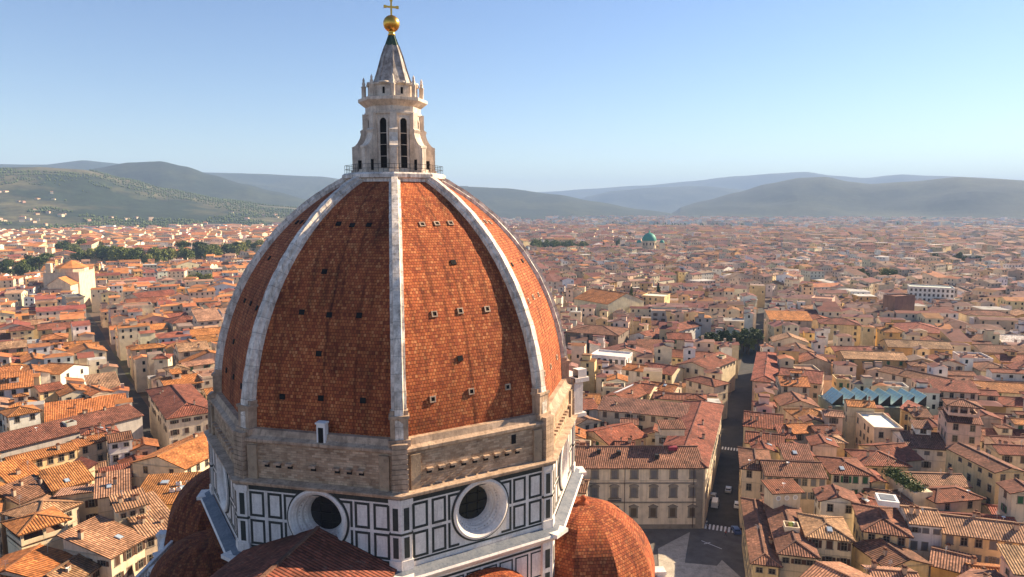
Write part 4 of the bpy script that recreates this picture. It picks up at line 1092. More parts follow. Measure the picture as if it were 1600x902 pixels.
def try_fill(x, y, ex, W, D, far):
    c = Vector((x, y, 0))+ex*W/2+Vector((-ex.y, ex.x, 0))*D/2
    d = math.hypot(c.x-CAM.x, c.y-CAM.y)
    q = proj((c.x, c.y, 15))
    if not q or q[0] < -90 or q[0] > 1690 or q[1] > 985: return
    if 1322 < q[0] < 1412 and 668 < q[1] < 712: return      # the yard in front of the white flat-roofed block stays open
    if math.hypot(c.x, c.y) < 58 and c.x > -40 or math.hypot(c.x, c.y) < 50: return
    if hidden_by_dome((c.x, c.y, 15)): return
    if inpoly(c.x, c.y, PLAZA) or segd(c.x, c.y, RST) < (4 if c.y < 150 else 2.2)+min(W, D)/2 or segd(c.x, c.y, LST) < 4+min(W, D)/2: return
    ey_ = Vector((-ex.y, ex.x, 0))
    for fu in (0, .33, .67, 1):
        for fv in (0, .33, .67, 1):
            g = Vector((x, y, 0))+ex*W*fu+ey_*D*fv
            if segd(g.x, g.y, RST) < (4.2 if g.y < 260 else 2.2) or segd(g.x, g.y, LST) < 3.4: return
    if blocked(c.x, c.y, max(W, D)/2): return
    left = c.x < 0
    wall = rng.choice(WALLS)
    roofc = rng.choice([RORANGE, RORANGE, RRED, RPALE, RORANGE] if left else [RBROWN, RRED, RBROWN, RPALE, RRED, RORANGE])  # sun direction put into the tint: more orange left, browner right
    k = rng.random()
    kind = 'gx' if k < .5 else 'gy' if k < .68 else 'hip' if k < .86 else 'shed' if k < .93 else 'flat'
    h = rng.choice((11, 12.5, 14, 15, 15.5, 16, 17, 18.5))+rng.uniform(-1, 1)
    n0 = len(HOUSES)
    r = add_house((x, y), ex, W, D, h, kind, rng.uniform(14, 20), wall, roofc, None, "house", None, 'auto')
    HOUSES.pop()
    for o in near(r):
        if overlap(r, o, -.35):
            # try a slimmer one before giving up
            return
    HOUSES.append(r); reg(r); r.far = far; FILL.append(r)
def pos_at(r_, azd): return CAM.x+r_*math.sin(azd), CAM.y+r_*math.cos(azd)
def district(ang, xmin, xmax, ymin, ymax, bw, bd, lot, street, dmin, dmax, far, keep=1.0):
    ex = Vector((math.cos(ang), math.sin(ang), 0)); ey = Vector((-ex.y, ex.x, 0))
    nx = int((xmax-xmin)/(bw+street)); ny = int((ymax-ymin)/(bd+street))
    for i in range(nx):
        for j in range(ny):
            o = ex*(xmin+i*(bw+street)+(17 if j % 2 else 0))+ey*(ymin+j*(bd+street))
            m = o+ex*bw/2+ey*bd/2
            d = math.hypot(m.x-CAM.x, m.y-CAM.y)
            if d < dmin or d > dmax: continue
            q = proj((m.x, m.y, 10))
            if not q or q[0] < -160 or q[0] > 1760: continue
            sk = rng.uniform(-.07, .07) if not far else rng.uniform(-.35, .35)
            e1 = Vector((math.cos(ang+sk), math.sin(ang+sk), 0)); e2 = Vector((-e1.y, e1.x, 0))
            for row in range(2):
                u = 0
                dep = bd/2
                while u < bw-lot*.5:
                    wd = min(rng.uniform(lot*.55, lot*1.3) if rng.random() < .8 else rng.uniform(lot*1.6, lot*2.4), bw-u)
                    if bw-u-wd < lot*.5: wd = bw-u
                    dd = dep*rng.uniform(.74, 1.0)
                    off = 0 if row == 0 else bd-dd
                    p = o+e1*u+e2*off
                    if rng.random() < keep:
                        if rng.random() < .30: try_fill(p.x, p.y, e1, wd, dd*.52, far) or try_fill((p+e2*dd*.54).x, (p+e2*dd*.54).y, e1, wd, dd*.45, far)
                        else: try_fill(p.x, p.y, e1, wd, dd, far)
                    u += wd
def side(x, y): return x < 40
district(R(25), -520, 120, -60, 620, 48, 32, 12.5, 4.5, 95, 640, False)
district(R(-20), 20, 760, -10, 900, 50, 32, 13, 4.5, 95, 640, False)
# second pass plugs the leftover gaps with small houses
for _ in range(5200):
    azd = rng.uniform(-.50, .85); rr_ = 115+500*rng.random()**.8
    x, y = pos_at(rr_, azd)
    ang = R(25) if x < 0 else R(-20)
    ang += rng.choice((0, math.pi/2))+rng.uniform(-.1, .1)
    s_ = rng.uniform(.6, 1)
    try_fill(x, y, Vector((math.cos(ang), math.sin(ang), 0)), 9*s_, 8*s_, False)
district(R(18), -1300, 1750, -250, 1900, 52, 36, 13, 6, 640, 1350, True)
N_MID = len(HOUSES)
district(R(-8), -2600, 2300, 500, 2900, 60, 44, 20, 8, 1350, 2500, True, .9)

# ------------------------------------------------------------------ which houses become things of their own, which the far mass
def px_area(r):
    q = proj((r.c.x, r.c.y, r.h))
    if not q: return 0
    x, y, d = q
    if x < -120 or x > 1720 or y > 1060: return 0
    return r.W*r.D*(EYE-r.h)/d/d/d + (r.W+r.D)*.5*r.h*.5/d/d
N_HOUSES = 296
hand = [r for r in HOUSES if r.hand]
fill = sorted([r for r in HOUSES if not r.hand], key=px_area, reverse=True)
solo = hand+fill[:N_HOUSES-len(hand)]
mass = fill[N_HOUSES-len(hand):]

def top_at(r, x, y):
    d = Vector((x, y, 0))-r.A; u, v = d.dot(r.ex)-r.W/2, d.dot(r.ey)
    if r.kind == 'flat': return r.h+.5
    return r.rf(u, v) if hasattr(r, 'rf') else r.h
for r in HOUSES:
    if r.kind != 'flat': r.rf = roof_polys(r.kind, r.W, r.D, r.h, r.p)[3]
def seen(P, own):
    for sx in (0, -6, 6):
        T = CAM+RT*sx; d = T-P; hd = math.hypot(d.x, d.y); ok = True
        k = 1.2
        while k < 60:
            x, y, z = P.x+d.x/hd*k, P.y+d.y/hd*k, P.z+d.z/hd*k
            if z > 26: break
            for o in grid_hash.get((int(x//30), int(y//30)), ()):
                if o is not own and inside(o, x, y) and top_at(o, x, y) > z: ok = False; break
            if not ok: break
            k += 1.4
        if ok: return True
    return False
def wall_sides(r):
    return [(r.A, r.ex, r.W, -r.ey, 0), (r.A+r.ex*r.W, r.ey, r.D, r.ex, 1), (r.A+r.ex*r.W+r.ey*r.D, -r.ex, r.W, r.ey, 2), (r.A+r.ey*r.D, -r.ey, r.D, -r.ex, 3)]
def place_windows(r, rng, dist):
    styles = ['b', 'b', 'b', 'cy', 'cn', 'cg', 'ct', 'oy', 'on', 'og', 'ot']
    wk = r.win
    if wk is None and not r.hand: return
    base = wk[0] if isinstance(wk, tuple) else (rng.choice(styles) if not r.hand else 'b')
    n_tot = 0
    for o, dx, ln, nv, idx in wall_sides(r):
        mid = o+dx*ln/2
        if (CAM-mid).xy.dot(nv.xy) < 0 or ln < 2.6: continue
        if wk is None: continue
        if isinstance(wk, tuple) and idx == 0: nc, nf = wk[1], wk[2]
        else:
            nc = max(1, int(ln/3.4)); nf = 3 if dist < 260 else 2
            if dist > 330: nc = max(1, int(ln/4.5))
        ztop = r.h-1.75
        for f in range(nf):
            z = ztop-f*3.55
            if z < 1.6: break
            for c in range(nc):
                if not (isinstance(wk, tuple) and idx == 0) and rng.random() < .22: continue
                P = o+dx*(ln*(c+.5)/nc)+Vector((0, 0, z))
                if not seen(P+nv*.3, r): continue
                k = base
                if base[0] in 'co' and rng.random() < .3: k = ('o' if base[0] == 'c' else 'c')+base[1:] if rng.random() < .6 else 'b'
                me = WM[k]
                loc = r.root.matrix_world_inv @ P
                s = (min(1.0, ln/nc/2.4), 1, .62 if (f == 0 and rng.random() < .35) else rng.choice((.92, 1.0)))
                w_ = put("window", me, r.root, loc, math.atan2(dx.y, dx.x)-r.rz, s); n_tot += 1
def emit_house(r, rng):
    r.rz = math.atan2(r.ex.y, r.ex.x)
    base = r.A+r.ex*r.W/2
    r.root = empty(r.name, base, r.rz)
    r.root_inv = None
    mw = Matrix.Translation(base) @ Matrix.Rotation(r.rz, 4, 'Z')
    class _: pass
    root = r.root
    tint = vary(r.wall, rng, .10, .03); rt_ = vary(r.roofc, rng, .16, .07)
    W, D, h = r.W, r.D, r.h
    dist = (r.c-CAM).xy.length
    c = [(-W/2, 0), (W/2, 0), (W/2, D), (-W/2, D)]
    mb = MB()
    for (xa, ya), (xb, yb) in zip(c, c[1:]+c[:1]):
        mb.poly([(xa, ya, 0), (xb, yb, 0), (xb, yb, h), (xa, ya, h)], 0, tint)
    if r.kind != 'flat':
        P, ridges, gab, rf = roof_polys(r.kind, W, D, h, r.p)
        for g in gab: mb.poly(g, 0, tint)
        # eaves cornice and a string course, a touch darker like grey stone
        for zc, pr_, hh in ((h-.28, .16, .3), (h-4.0, .08, .16)):
            if dist > 300 or (zc < h-1 and rng.random() < .4): continue
            for (xa, ya), (xb, yb) in zip(c, c[1:]+c[:1]):
                cx, cy = (xa+xb)/2, (ya+yb)/2; lx, ly = abs(xb-xa), abs(yb-ya)
                nx = 0 if lx > ly else (1 if cx > 0 else -1); ny = 0 if lx < ly else (1 if cy > D/2 else -1)
                mb.box((cx+nx*pr_/2, cy+ny*pr_/2, zc), (lx-.02 if lx > ly else pr_, ly-.02 if ly > lx else pr_, hh), 0, tuple(v*.72 for v in tint))
        mb.build("wall", M['wall'], root)
        mr = MB(); roof_into(mr, P, ridges, rt_); roof = mr.build("roof", M['roof'], root)
        if dist < 420 and not getattr(r, 'nochim', False):
            for _k in range(rng.choice((0, 1, 1, 2, 2, 3)) if dist < 300 else rng.choice((0, 1, 1))):
                x, y = rng.uniform(-.4, .4)*W, rng.uniform(.12, .88)*D
                put("chimney", ME_CHIM, roof, (x, y, rf(x, y)-.35), rng.choice((0, math.pi/2)), (rng.uniform(.7, 1.2),)*2+(rng.uniform(.7, 1.25),))
        if dist < 300:
            k = rng.random()
            x, y = rng.uniform(-.35, .35)*W, rng.uniform(.1, .45)*D
            if k < .45: put("antenna", ME_ANT, roof, (x, y, rf(x, y)-.1), rng.uniform(0, 3))
            elif k < .6: put("satellite_dish", ME_DISH, roof, (x, y, rf(x, y)-.1), rng.uniform(1.5, 3.5))
            elif k < .82 and r.kind in ('gx', 'shed', 'hip'):
                s_ = put("skylight", ME_SKY, roof, (x*.6, y, rf(x*.6, y)+.02), 0); s_.rotation_euler.x = min(r.p, R(17) if r.kind == 'shed' else r.p)
        if dist < 340 and W > 7 and D > 7 and not (r.hand and (W*D < 130 or r is r_lg)) and rng.random() < .34 and r.kind in ('gx', 'hip', 'shed') and rng.random() < .6:      # a little terrace cut into the slope
            tw, td = rng.uniform(2.6, 4.2), rng.uniform(2.2, 3.2); x = rng.uniform(-.28, .28)*W; y = D*rng.uniform(.2, .34); zt_ = rf(x, y)-.1
            mt = MB(); pt = vary(r.wall, rng, .1, .03)
            mt.box((x, y, zt_-.75), (tw, td, 1.5), 1, (.25, .13, .09))
            for a_, b_, lx, ly in ((0, -td/2, tw+.2, .2), (0, td/2, tw+.2, .2), (-tw/2, 0, .2, td-.22), (tw/2, 0, .2, td-.22)): mt.box((x+a_, y+b_, zt_-.1), (lx, ly, 1.9), 0, pt)
            for _q in range(rng.choice((1, 2, 4))):
                px_, py_ = x+rng.uniform(-.4, .4)*tw, y+rng.uniform(-.35, .35)*td; hh = rng.uniform(.5, 1.1)
                mt.box((px_, py_, zt_+hh/2), (rng.uniform(.4, 1.1), rng.uniform(.4, .8), hh), rng.choice((2, 3, 3, 4)), (.5, .45, .4), rz=rng.uniform(0, 1.5))
            mt.build("roof_terrace", [M['wall'], M['terrace'], M['whitep'], M['leaf'], M['sh_brown']], root)
        if dist < 460 and not r.hand and W > 8 and D > 8 and rng.random() < .34:      # a raised roof room with its own little roof
            x = rng.uniform(-.2, .2)*W; y = D*rng.uniform(.35, .6); w2, d2, h2 = rng.uniform(3, 4.6), rng.uniform(3, 4.2), 2.2
            zb = rf(x, y)-.6
            m2 = MB()
            m2.box((x, y, zb+h2/2), (w2, d2, h2+.6), 0, vary(r.wall, rng, .15, .03))
            rm = m2.build("roof_room", M['wall'], root)
            P2, rd2, g2, f2 = roof_polys(rng.choice(('gx', 'hip', 'shed')), w2, d2, 0, R(15), .45)
            m3 = MB(); roof_into(m3, [[(a+x, b+y-d2/2, cc+zb+h2+.3) for a, b, cc in q] for q in P2], [(tuple(Vector(a)+Vector((x, y-d2/2, zb+h2+.3))), tuple(Vector(b)+Vector((x, y-d2/2, zb+h2+.3)))) for a, b in rd2], rt_)
            m3.build("roof", M['roof'], rm)
            put("window", WM['b'], rm, (x, y-d2/2-.02, zb+1.4), 0, (1.2, 1, .7))
    else:
        for (xa, ya), (xb, yb) in zip(c, c[1:]+c[:1]):       # parapet
            mb.beam((xa, ya, h+.35), (xb, yb, h+.35), .3, .9, 0, tuple(v*.93 for v in tint))
        mb.build("wall", M['wall'], root)
        mf = MB(); mf.poly([(-W/2, 0, h), (W/2, 0, h), (W/2, D, h), (-W/2, D, h)], 0, rt_)
        if dist < 420 and not r.hand:
            for _k in range(3): mf.box((rng.uniform(-.35, .35)*W, rng.uniform(.2, .8)*D, h+.5), (rng.uniform(.8, 2), rng.uniform(.8, 2), 1.0), 0, (.5, .47, .42))
        mf.build("roof_terrace", M['wall'] if r.hand else M['terrace'], root)
    r.mw_inv = mw.inverted()
    # windows
    class Inv:
        def __init__(s, m): s.m = m
        def __matmul__(s, p): return s.m @ p
    if r.win != 'palace':
        saved = r.root
        place_windows_local(r, rng, dist)
    lab = r.label
    tag(root, lab, r.cat, r.group)
def place_windows_local(r, rng, dist):
    class RootProxy: pass
    styles = ['b', 'b', 'b', 'cy', 'cn', 'cg', 'ct', 'oy', 'on', 'og', 'ot']
    wk = r.win
    if wk is None: return
    base = wk[0] if isinstance(wk, tuple) else rng.choice(styles)
    for o, dx, ln, nv, idx in wall_sides(r):
        mid = o+dx*ln/2
        if (CAM-mid).xy.dot(nv.xy) < 0 or ln < 2.6: continue
        if isinstance(wk, tuple) and idx == 0: nc, nf = wk[1], wk[2]
        else:
            nc = max(1, int(ln/(3.4 if dist < 330 else 4.4))); nf = 3 if dist < 260 else 2
        for f in range(nf):
            z = r.h-1.75-f*3.55
            if z < 1.6: break
            small = f == 0 and rng.random() < .3
            for c in range(nc):
                if not (isinstance(wk, tuple) and idx == 0) and rng.random() < .22: continue
                P = o+dx*(ln*(c+.5)/nc)+Vector((0, 0, z))
                if not seen(P+nv*.3, r): continue
                k = base
                if base[0] in 'co' and rng.random() < .3: k = ('o' if base[0] == 'c' else 'c')+base[1:] if rng.random() < .6 else 'b'
                put("window", WM[k], r.root, r.mw_inv @ P, math.atan2(dx.y, dx.x)-r.rz, (min(1.0, ln/nc/2.3), 1, .6 if small else 1.0))

# labels of the unnamed houses: look, then place beside a findable neighbour
ANCH = [('grey-fronted corner palace', 285, 665), ('long brown-roofed hall', 110, 670), ('loggia house at bottom left', 70, 810), ('yellow four-storey block', 34, 530), ('white round-windowed apse house', 295, 510),
        ('octagonal orange church', 95, 440), ('orange hall halfway up the street', 140, 555), ('cream palace on the square', 1000, 740), ('glass sawtooth skylights', 1380, 620), ('white flat-roofed block', 1370, 670),
        ('tall loggia house', 1505, 650), ('green-shuttered white house', 1330, 745), ('long yellow row', 1535, 835), ('round-windowed roof turret', 1230, 775), ('pink blank-walled house', 1195, 600), ('yellow house behind the tree', 1335, 565),
        ('brown stone tower', 1414, 480), ('white modern block', 1456, 455), ('barn with the white skylight', 965, 630), ('tall notched white house', 950, 580), ('dark stone palace', 925, 530), ('barn-like orange-roofed church', 935, 475),
        ('garden trees', 1150, 530), ('villa between the cypresses', 1020, 470), ('wide dark red roof', 1450, 515), ('arcaded cloister wing', 1130, 570), ('beige six-window block', 1315, 515), ('blank cube up the right street', 1285, 475),
        ('cream tower house', 250, 570), ('tall-sided yellow house', 1575, 740), ('brown-roofed loggia building', 250, 465)]
ORD = ['nearest', 'second', 'third', 'fourth', 'fifth', 'sixth', 'seventh', 'eighth', 'ninth', 'tenth', 'eleventh', 'twelfth', 'thirteenth', 'fourteenth', 'fifteenth', 'sixteenth', 'seventeenth', 'eighteenth', 'nineteenth', 'twentieth']
buckets = {}
for r in solo:
    if r.hand: continue
    q = proj((r.c.x, r.c.y, r.h)); best = min(ANCH, key=lambda a: (a[1]-q[0])**2+((a[2]-q[1])*1.6)**2)
    dx, dy = q[0]-best[1], (q[1]-best[2])*1.6
    rel = ('right of' if dx > 0 else 'left of') if abs(dx) > abs(dy) else ('behind' if dy < 0 else 'in front of')
    buckets.setdefault((best[0], rel), []).append((dx*dx+dy*dy, id(r), r))
KN = {'gx': 'gabled', 'gy': 'end-gabled', 'hip': 'hipped', 'shed': 'single-slope'}
for (a, rel), lst in buckets.items():
    lst.sort()
    for i, (_, _, r) in enumerate(lst):
        wn = WNAME[r.wall]
        rn = f"{RNAME[r.roofc]} {KN[r.kind]} roof" if r.kind != 'flat' else "flat terrace roof"
        r.label = f"{wn} house, {rn}, {ORD[min(i, 19)]} {rel} the {a}"
        r.group = "tiled houses of the old town"
rng = random.Random(77)
for r in solo: emit_house(r, rng)

# ------------------------------------------------------------------ what makes the named ones special
def local(r): return r.mw_inv
def loggia(r, n_front, n_side, hgt=2.6, roofk='hip', rt_=RPALE):
    """open roof loggia: pillars on the roof corner, a roof on top"""
    root = r.root; W, D, h = r.W, r.D, r.h
    return root
# palace facade: three floors, six bays, pediments
def pal_window(kind):
    mb = MB(); wd, ht = 1.45, 2.5
    mb.box((0, -.06, -ht/2-.16), (wd+1.0, .4, .26), 0)
    for sx in (-1, 1): mb.box((sx*(wd/2+.2), -.06, 0), (.40, .3, ht), 0)
    mb.box((0, -.06, ht/2+.2), (wd+.8, .32, .4), 0)
    mb.poly([(-wd/2, -.01, -ht/2), (wd/2, -.01, -ht/2), (wd/2, -.01, ht/2), (-wd/2, -.01, ht/2)], 1)
    for sx in (-1, 1): mb.box((sx*wd/4, -.05, 0), (wd/2-.04, .06, ht-.05), 2)
    return mb.mesh("window", [M['stone'], M['glass'], M['sh_tan'] if kind else M['sh_grey']])
def pediment(arc_):
    mb = MB(); hw = 1.35
    pts = [(hw*math.cos(math.pi*i/12), .55*math.sin(math.pi*i/12)) for i in range(13)] if arc_ else [(hw, 0), (0, .62), (-hw, 0)]
    f = [(x, -.5, z) for x, z in pts]; bk = [(x, .05, z) for x, z in pts]
    mb.poly(f[::-1]); mb.poly(bk)
    for i in range(len(f)):
        j = (i+1) % len(f); mb.poly([f[i], f[j], bk[j], bk[i]])
    return mb.mesh("pediment", M['stone'])
PW, PW2, PA_, PT_ = pal_window(0), pal_window(1), pediment(True), pediment(False)
r = palz; nb = 7
for c in range(nb):
    x = -r.W/2+r.W*(c+.5)/nb-.1
    for f, z in enumerate((15.2, 10.2, 4.6)):
        w_ = put("window", PW if f < 2 else PW2, r.root, (x, -.01, z), 0, (1, 1, .88 if f == 0 else 1.0))
        if f: put("pediment", PA_ if f == 1 else PT_, w_, (0, 0, 1.68))
mb = MB()
for z, hh, pr_ in ((12.75, .35, .22), (7.4, .35, .22), (.6, 1.2, .12), (16.95, .5, .35)): mb.box((0, -pr_/2, z), (r.W-.02, pr_, hh), 0)
mb.box((r.W/2-.9, -.12, 8.3), (1.7, .22, 16.4), 0)
mb.build("stone_trim", M['stone'], r.root)
mb = MB(); mb.box((-r.W/2+r.W*(2.5)/nb-.1, -.65, 8.0), (3.6, 1.2, .25), 0)
for i in range(13): mb.box((-r.W/2+r.W*2.5/nb-.1-1.7+i*.283, -1.2, 8.55), (.07, .07, .9), 1)
mb.box((-r.W/2+r.W*2.5/nb-.1, -1.2, 9.0), (3.5, .1, .1), 1)
mb.build("balcony", [M['stone'], M['iron']], r.root)
mb = MB()
for xx in (r.W/2-2.6, -r.W/2+r.W*3/nb): mb.box((xx, -.30, 8.6), (.14, .14, 16.4), 0)
mb.build("drainpipe", M['sh_brown'], r.root)
rf = r.rf
for x, y in ((-9, 5.2), (-3.5, 4.6), (6.5, 3.2)):
    mb = MB(); mb.box((x, y, rf(x, y)+.35), (1.0, 1.2, 1.1), 0, (.2, .12, .08)); mb.build("dormer", M['iron'], r.root)
mb = MB(); x, y = 11.5, 6.4; mb.box((x, y, rf(x, y)+.3), (2.4, 1.6, .9), 0); mb.build("roof_hatch", plain("dusty_red", (.22, .03, .05), .8), r.root)
mb = MB(); mb.box((12.0, 10.6, 24.0), (6.5, 4.0, 2.2), 0, BEIGE)
rr_ = mb.build("roof_room", M['wall'], r.root)
P2, rd2, g2, f2 = roof_polys('shed', 6.5, 4.0, 0, R(13), .4)
m3 = MB(); roof_into(m3, [[(a+12, b+8.6, c+25.1) for a, b, c in q] for q in P2], [], RBROWN); m3.build("roof", M['roof'], rr_)

# loggias
def add_loggia(r, x0, x1, y0, y1, zb, zh, roofk, tint, nf=2, wallc=CREAM):
    mb = MB()
    mb.box(((x0+x1)/2, (y0+y1)/2, zb+.06), (x1-x0, y1-y0, .12), 1, (.2, .1, .07))
    for i in range(nf+1):
        for y in (y0+.25, y1-.25): mb.box((x0+.25+(x1-x0-.5)*i/nf, y, zb+zh/2), (.5, .5, zh), 0, wallc)
    mb.box(((x0+x1)/2, y1-.2, zb+zh/2), (x1-x0-1.2, .25, zh), 0, tuple(v*.85 for v in wallc))
    for a, b, lx, ly in (((x0+x1)/2, y0+.15, x1-x0-.1, .25), (x0+.15, (y0+y1)/2, .25, y1-y0-1.1), (x1-.15, (y0+y1)/2, .25, y1-y0-1.1)): mb.box((a, b, zb+.5), (lx, ly, .9), 0, wallc)
    lg = mb.build("loggia", [M['wall'], M['terrace']], r.root)
    P, rd, g, f = roof_polys(roofk, x1-x0, y1-y0, 0, R(16), .7)
    cx = (x0+x1)/2
    m3 = MB(); roof_into(m3, [[(a+cx, b+y0, c+zb+zh) for a, b, c in q] for q in P], [(tuple(Vector(a)+Vector((cx, y0, zb+zh))), tuple(Vector(b)+Vector((cx, y0, zb+zh)))) for a, b in rd], tint)
    m3.build("loggia_roof", M['roof'], lg)
add_loggia(r_tow, -r_tow.W/2, r_tow.W*.42, .1, 7, 24.5, 3.4, 'hip', RBROWN, 3, PINK)
def kill_roof(r):
    for ch in list(r.root.children):
        if ch.name.split('.')[0] == 'roof':
            for g in list(ch.children): bpy.data.objects.remove(g)
            bpy.data.objects.remove(ch)
r = r_lg; kill_roof(r)
add_loggia(r, -r.W/2, r.W/2, 0, r.D, r.h-3.0+.05, 3.0, 'hip', RORANGE, 2, CREAM)
for ch in list(r.root.children):
    if ch.name.startswith('wall'):
        for v in ch.data.vertices:
            if v.co.z > r.h-3.2: v.co.z = r.h-3.0
# turret windows: white rings
r = r_tur
for i in range(3):
    mb = MB(); x = -r.W/2+r.W*(i+.6)/3.2; n_ = 20
    for k in range(n_):
        a0, a1 = 2*math.pi*k/n_, 2*math.pi*(k+1)/n_
        mb.poly([(x+.42*math.cos(a0), -.06, 17.4+.42*math.sin(a0)), (x+.62*math.cos(a0), -.06, 17.4+.62*math.sin(a0)), (x+.62*math.cos(a1), -.06, 17.4+.62*math.sin(a1)), (x+.42*math.cos(a1), -.06, 17.4+.42*math.sin(a1))], 0)
        mb.poly([(x+.62*math.cos(a0), -.06, 17.4+.62*math.sin(a0)), (x+.62*math.cos(a0), 0, 17.4+.62*math.sin(a0)), (x+.62*math.cos(a1), 0, 17.4+.62*math.sin(a1)), (x+.62*math.cos(a1), -.06, 17.4+.62*math.sin(a1))], 0)
    mb.poly([(x+.42*math.cos(2*math.pi*k/n_), -.03, 17.4+.42*math.sin(2*math.pi*k/n_)) for k in range(n_)], 1)
    mb.build("round_window", [M['whitep'], M['metal']], r.root)
# glass sawtooth skylights on their hall
m_teal, n_, b_ = newmat("teal_glass"); b_.inputs["Base Color"].default_value = (.36, .56, .52, 1); b_.inputs["Roughness"].default_value = .22; b_.inputs["Specular IOR Level"].default_value = .6
r = saw; ns = 8; stp = r.W/ns
for i in range(ns):
    x0 = -r.W/2+i*stp+.3; x1 = x0+stp-.35; y0, y1 = 2.2, 12.5; z0, z1 = 14.9, 18.6
    mb = MB()
    mb.poly([(x0, y0, z0), (x1, y0, z1), (x1, y1, z1), (x0, y1, z0)][::-1], 0)
    mb.poly([(x0, y0, z0), (x1, y0, z0), (x1, y0, z1)], 1); mb.poly([(x0, y1, z0), (x1, y1, z1), (x1, y1, z0)], 1)
    mb.poly([(x1, y0, z0), (x1, y1, z0), (x1, y1, z1), (x1, y0, z1)], 2)
    for k in range(6): mb.beam((x0, y0+(y1-y0)*k/5, z0+.05), (x1, y0+(y1-y0)*k/5, z1+.05), .1, .1, 3)
    for k in range(4): t_ = k/3; mb.beam((x0+(x1-x0)*t_, y0, z0+(z1-z0)*t_+.05), (x0+(x1-x0)*t_, y1, z0+(z1-z0)*t_+.05), .1, .1, 3)
    mb.build("glass_skylight", [m_teal, M['iron'], M['metal'], plain("pale_green_metal", (.42, .52, .46), .5, .2)] if i == 0 else [m_teal, M['iron'], M['metal'], bpy.data.materials["pale_green_metal"]], r.root)
mb = MB(); mb.box((0, .1, 14.6), (r.W, .5, .5), 0); mb.build("cornice", bpy.data.materials["pale_green_metal"], r.root)
# barn skylight
for r in HOUSES[:HAND_N]:
    if r.label and r.label.startswith("gable-fronted barn"):
        t_ = math.tan(r.p); x0, x1 = -r.W*.36, -r.W*.16
        z0, z1 = r.rf(x0, 0)+.1, r.rf(x1, 0)+.1
        mb = MB(); mb.poly([(x0, 5, z0), (x1, 5, z1), (x1, 21, z1), (x0, 21, z0)]); mb.poly([(x0, 5, z0-.2), (x1, 5, z1-.2), (x1, 5, z1), (x0, 5, z0)]); mb.build("skylight", M['whitep'], r.root)
    if r.label and r.label.startswith("yellow corner house"):
        mb = MB(); mb.box((1.5, 9.5, 20.4), (4.2, 4.6, 1.2), 0); mb.box((1.5, 9.5, 21.05), (3.0, 3.2, .12), 1); mb.build("skylight_box", [M['whitep'], M['lead']], r.root)
    if r.label and r.label.startswith("flat-sloped bright orange"):
        for x, y in ((3, 6), (6.5, 8), (-2, 9)): put("skylight", ME_SKY, r.root, (x, y, r.rf(x, y)+.05), 0, (1.6, 1, 1.5)).rotation_euler.x = R(8)
        for x, y in ((1, 4.5), (2.4, 4.9), (1.6, 7.5)): put("air_conditioner", ME_AC, r.root, (x, y, r.rf(x, y)))
# church with octagonal roof
r = chu; W, D, h = r.W, r.D, r.h
mb = MB(); n_ = 8; cx, cy = 2, D*.5; pr = W*.46
pts = [(cx+pr*math.cos(math.pi/8+math.pi/4*k), cy+pr*math.sin(math.pi/8+math.pi/4*k)) for k in range(8)]
for k in range(8):
    a, b = pts[k], pts[(k+1) % 8]
    mb.poly([(*a, h), (*b, h), (*b, h+4), (*a, h+4)], 0, CREAM)
    mb.poly([(cx+(a[0]-cx)*1.08, cy+(a[1]-cy)*1.08, h+3.8), (cx+(b[0]-cx)*1.08, cy+(b[1]-cy)*1.08, h+3.8), (cx, cy, h+10)], 1, RORANGE)
mb.build("octagonal_roof", [M['wall'], M['froof']], r.root)
mb = MB(); mb.box((-W*.36, 3, h+4), (4, 4, 9), 0, CREAM); mb.build("turret", M['wall'], r.root)
mb = MB(); mb.box((4, -8, 11), (W*.62, 16, 22), 0, CREAM); mb.poly([(4-W*.31, -16.02, 22), (4+W*.31, -16.02, 22), (4, -16.02, 28)], 0, CREAM)
mb.box((4, -16.1, 13), (5, .1, 4), 2)
mb.poly([(4-W*.35, -16.5, 21.6), (4, -16.5, 28), (4, 0, 28), (4-W*.35, 0, 21.6)], 1, RORANGE); mb.poly([(4, -16.5, 28), (4+W*.35, -16.5, 21.6), (4+W*.35, 0, 21.6), (4, 0, 28)], 1, RORANGE)
mb.build("front_chapel", [M['wall'], M['froof'], M['dark']], r.root)
# arch building
r = arch; mb = MB()
pts = [(-3.6, 3), (3.6, 3)]+[(3.6*math.cos(math.pi*i/12), 10+3.6*math.sin(math.pi*i/12)) for i in range(13)]
mb.poly([(x, -.1, z) for x, z in pts], 0); mb.build("arch_opening", M['sh_grey'], r.root)
mb = MB(); mb.box((0, -.6, 17.2), (r.W+1.5, 1.4, 1.2), 0); mb.build("cornice", M['stone'], r.root)
